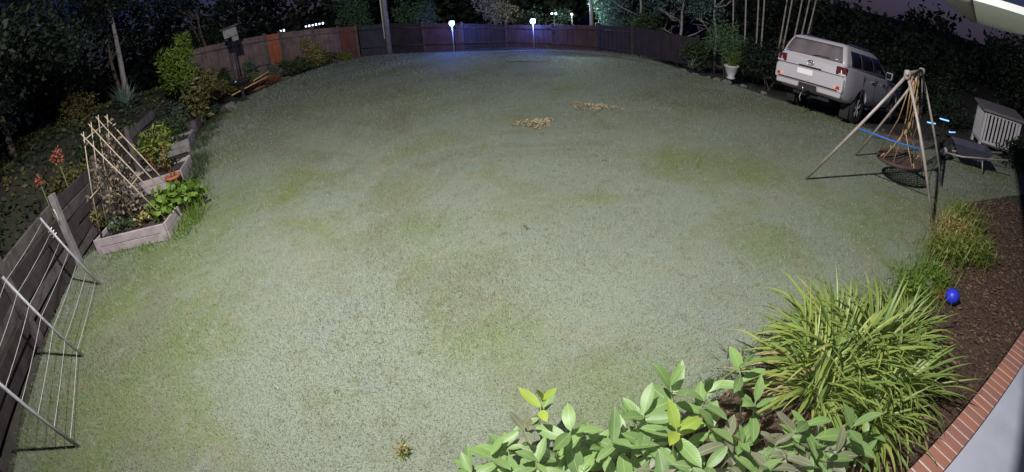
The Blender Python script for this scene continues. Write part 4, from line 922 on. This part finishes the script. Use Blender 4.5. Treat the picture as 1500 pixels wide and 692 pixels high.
def put(me, parent, loc, yaw, pitch, roll, s):
    o = bpy.data.objects.new('leaf', me); C.objects.link(o); o.parent = parent
    o.matrix_local = Matrix.Translation(loc) @ Matrix.Rotation(yaw, 4, 'Z') @ Matrix.Rotation(-pitch, 4, 'Y') @ Matrix.Rotation(roll, 4, 'X') @ Matrix.Scale(s, 4)
    return o
LV = {}
for mt_ in ('leaf_broad', 'leaf_new_lit', 'leaf_grey'):
    LV[mt_] = []
    for k in range(5):
        me = leaf_mesh('leaf', .34 + .05 * (k % 3), [.5, .25, .8, -.15, .4][k], [.25, .35, .15, .4, .2][k], 7, .12 * (k % 2), k); me.materials.append(M[mt_]); LV[mt_].append(me)
def broad_shrub(label, origin, shoots, seed):
    r = random.Random(seed); t = thing('broadleaf_shrub', label, 'shrub', (origin[0], origin[1], .01), 0, 'broad leaved shrubs in the front bed'); O = Vector((origin[0], origin[1], .01))
    for (x, y, z, n, L, kind, up) in shoots:
        top = Vector((x, y, z)) - O; b = Vector((top.x * .72, top.y * .72 - .05, 0)); mid = b.lerp(top, .55) + Vector((r.uniform(-.04, .04), r.uniform(-.04, .04), .02))
        tube('stem', [b, mid, top], [.010, .008, .005], 'stem_green', t, 6)
        a0 = r.uniform(0, 6.28)
        for k in range(n):
            f = k / max(1, n - 1); yaw = a0 + k * 2.4; pitch = up * (1 - f) + (-.15) * f + r.uniform(-.2, .2); s = L * (1 - .25 * (1 - f)) * r.uniform(.8, 1.15)
            m_ = kind if (kind == 'leaf_grey' or k < 4) else 'leaf_broad'
            p = top.lerp(mid, f * .8)
            put(r.choice(LV[m_]), t, p, yaw, pitch, r.uniform(-.35, .35), s)
    return t
r = random.Random(5)
def fill(x0, x1, y0, y1, n, z0, z1, L, kind, cnt=5): return [(r.uniform(x0, x1), r.uniform(y0, y1), r.uniform(z0, z1), cnt, L * r.uniform(.8, 1.15), kind if r.random() < .75 else 'leaf_broad', r.uniform(.5, 1.0)) for _ in range(n)]
broad_shrub('broad-leaved shrub with a lime new shoot at the open end of the bed', (.1, 1.7),
    [(.12, 2.22, .42, 6, .22, 'leaf_new_lit', 1.25), (-.02, 2.05, .36, 5, .22, 'leaf_grey', 1.1), (.30, 1.98, .38, 6, .28, 'leaf_broad', .9), (-.25, 1.92, .22, 6, .22, 'leaf_broad', .8), (.05, 1.80, .30, 6, .25, 'leaf_broad', .7)]
    + fill(-.4, .55, 1.55, 2.0, 13, .12, .26, .24, 'leaf_broad') + fill(-.4, .6, 1.3, 1.75, 9, .10, .24, .24, 'leaf_broad'), 21)
broad_shrub('broad-leaved shrub with the largest upright leaf in the middle of the bed', (.95, 1.7),
    [(1.02, 2.2, .44, 7, .30, 'leaf_broad', 1.15), (.80, 2.05, .36, 6, .28, 'leaf_broad', .7), (.98, 1.86, .40, 7, .30, 'leaf_new_lit', .95), (.55, 1.88, .32, 6, .28, 'leaf_broad', .8), (1.28, 2.12, .40, 6, .26, 'leaf_broad', 1.1)]  # third shoot: yellow light on its leaves put into their colour
    + fill(.5, 1.4, 1.5, 2.1, 14, .12, .28, .26, 'leaf_broad') + fill(.7, 1.5, 1.25, 1.8, 11, .12, .3, .25, 'leaf_grey'), 22)
broad_shrub('broad-leaved shrub with bright upright shoots against the strappy clump', (1.7, 1.6),
    [(1.55, 2.22, .50, 5, .26, 'leaf_broad', 1.2), (1.62, 1.98, .38, 6, .24, 'leaf_broad', 1.2), (1.95, 1.72, .34, 6, .26, 'leaf_broad', .7), (2.25, 1.55, .40, 6, .28, 'leaf_broad', .9), (2.1, 1.45, .28, 5, .24, 'leaf_grey', 1.0)]
    + fill(1.3, 2.2, 1.4, 1.95, 12, .12, .28, .25, 'leaf_grey') + fill(1.3, 2.5, 1.15, 1.7, 12, .12, .28, .24, 'leaf_broad'), 23)
SV = {}
for mt_ in ('leaf_strap', 'leaf_strap_yellow', 'leaf_strap_dry'):
    SV[mt_] = []
    for k in range(7):
        me = strap_mesh('leaf', .036 + .012 * (k % 3), .5 + .28 * k); me.materials.append(M[mt_]); SV[mt_].append(me)
def strappy(label, x, y, n, L, seed, yel=.1, dry=.05, tilt=(.35, 1.35)):
    r = random.Random(seed); t = thing('strap_leaf_clump', label, 'plant', (x, y, .005), 0, 'strap leaved clumps in the front bed')
    for k in range(n):
        q = r.random(); m_ = 'leaf_strap_yellow' if q < yel else ('leaf_strap_dry' if q < yel + dry else 'leaf_strap')
        yaw = r.uniform(0, 6.283); rr = abs(r.gauss(0, .12)); f = r.random()
        pitch = tilt[0] + (tilt[1] - tilt[0]) * (1 - f ** 1.0); s = L * r.uniform(.62, 1.12)
        if m_ == 'leaf_strap_dry': pitch *= .4
        put(r.choice(SV[m_]), t, Vector((rr * math.cos(yaw), rr * math.sin(yaw), .0)), yaw + r.uniform(-.3, .3), pitch, r.uniform(-.3, .3), s)
    return t
strappy('largest strap-leaved clump, at the lawn edge of the bed', 2.80, 2.48, 270, .86, 31, .08)
strappy('strap-leaved clump leaning over the lawn beside the broad-leaved shrub', 2.42, 2.25, 180, .70, 32, .12)
strappy('tall strap-leaved clump between the big clump and the blue ball', 3.28, 2.50, 220, .80, 33, .08)
strappy('darker strap-leaved clump over the brick edging', 3.20, 2.02, 200, .66, 34, .05)
strappy('drooping strap-leaved clump at the brick edging end', 2.75, 1.78, 150, .60, 35, .12, .08)
strappy('loose strap-leaved clump beside the blue ball', 3.80, 2.62, 110, .58, 36, .05, .1)
for k, (x, y, h, fm, lb) in enumerate([(6.15, 4.05, .65, 'fol_gold', 'yellow-green grassy shrub beside the foot of the swing leg'), (5.75, 3.75, .5, 'fol_yellow', 'yellow-green grassy tuft between the swing leg and the bed'), (6.8, 4.3, .7, 'fol_yellow', 'taller yellow-green grassy shrub at the end of the bed'), (6.3, 3.6, .5, 'fol_yellow', 'spreading grassy tuft behind the yellow-green shrub'), (5.0, 3.35, .32, 'fol_lime', 'short green weed tuft near the grey stone'), (4.5, 3.2, .32, 'fol_lime', 'low green weed tuft behind the tall strappy clump')]):
    t = thing('grassy_shrub', lb, 'shrub', (x, y, .005), 0, 'grassy shrubs of the front bed'); b_ = blade_fan('blades', (0, 0, 0), 170, h, .014, fm, t, 310 + k, (.02, 1.25), .16, .7, 3); b_['kind'] = 'stuff'
    leaf_cloud('foliage', [(0, 0, h * .35, h * .55, h * .55, h * .32, 320)], .09, .02, fm, t, 330 + k)
rw = random.Random(77)
for k, (x, y) in enumerate([(2.35, 2.72), (2.75, 2.98), (3.1, 3.1), (3.5, 3.12), (3.9, 3.15), (4.3, 3.32), (4.75, 3.5), (5.25, 3.7), (5.6, 4.0), (4.2, 2.95), (4.6, 3.1), (5.4, 3.45), (1.7, 2.42), (1.95, 2.6), (6.9, 4.7), (7.5, 5.0)]):
    t = thing('weed_tuft', 'short weedy grass tuft along the edge of the front bed', 'weed', (x, y, .003), 0, 'weed tufts along the front bed edge')
    b_ = blade_fan('blades', (0, 0, 0), 110, rw.uniform(.12, .24), .009, rw.choice(['fol_lime', 'fol_yellow', 'fol_mid']), t, 400 + k, (.1, 1.35), .14, .6, 3); b_['kind'] = 'stuff'
lathe_o = lathe('blue_ball', [(.0, .0), (.05, .008), (.085, .04), (.10, .09), (.085, .14), (.05, .172), (0, .18)], 'blue_plastic', None, 20, cap=False); lathe_o.location = (4.95, 2.92, .008); tag(lathe_o, 'bright blue plastic ball lying on the mulch', 'ball')
stone('small blue-grey stone in the weeds of the front bed', 4.95, 3.3, .07, 340, group=None, z=0)
o = leaf_cloud('orange_leaf_litter', [(4.95, 3.08, .03, .22, .14, .02, 160)], .06, .035, 'fol_orange', None, 341, (1.2, 1.9), 'stuff'); tag(o, 'patch of fallen orange leaves beside the blue ball', 'leaf litter')

# brick edging and porch slab
bdn = Vector((.952, .305, 0)).normalized(); bn = Vector((-bdn.y, bdn.x, 0)); b0_ = Vector((2.38, .94, 0))
t = thing('brick_edging', 'red-brown header brick edging beside the white porch slab', 'edging', b0_)
an = math.atan2(bdn.y, bdn.x)
bmb = bmesh.new(); add_box(bmb, (0, 0, 0), (.102, .225, .10), None, .005); bmb_me = bpy.data.meshes.new('brick'); bmesh.ops.recalc_face_normals(bmb, faces=bmb.faces); bmb.to_mesh(bmb_me); bmb.free(); bmb_me.materials.append(M['brick_red'])
for k in range(46):
    o = bpy.data.objects.new('brick', bmb_me); link(o, t); o.location = bdn * (.06 + k * .12) + Vector((0, 0, .055 + random.uniform(-.002, .002))); o.rotation_euler = (0, 0, an + random.uniform(-.012, .012))
m_ = box('mortar', (0, 0, 0), (46 * .12, .221, .094), 'mortar', t); m_.location = bdn * 2.76 + Vector((0, 0, .05)); m_.rotation_euler = (0, 0, an)
P = [b0_ + bdn * -1.5 - bn * .12, b0_ + bdn * 8 - bn * .12, b0_ + bdn * 8 - bn * 2.0, b0_ + bdn * -1.5 - bn * 2.0]
bm = bmesh.new(); lo = [bm.verts.new((p.x, p.y, -.02)) for p in P]; hi = [bm.verts.new((p.x, p.y, .112)) for p in P]; bm.faces.new(hi)
for i in range(4): bm.faces.new((lo[i], lo[(i + 1) % 4], hi[(i + 1) % 4], hi[i]))
structure(obj_from_bm('porch_slab', bm, 'white_slab'))
# eave over the camera's right
ed = Vector((.81, .586, 0)).normalized(); en = Vector((ed.y, -ed.x, 0)); e0 = Vector((1.15, 1.0, 3.06)); an = math.atan2(ed.y, ed.x)
t = thing('roof_eave', 'white soffit and brown-grey gutter of the house eave', 'eave', e0)
g_ = box('gutter', (0, 0, 0), (7.0, .11, .10), 'gutter_brown', t, None, .012); g_.location = ed * 3.5 + en * .055 + Vector((0, 0, .05)); g_.rotation_euler = (0, 0, an)
s_ = box('soffit', (0, 0, 0), (7.0, .5, .02), 'soffit_white', t); s_.location = ed * 3.5 + en * .363 + Vector((0, 0, .02)); s_.rotation_euler = (0, 0, an)
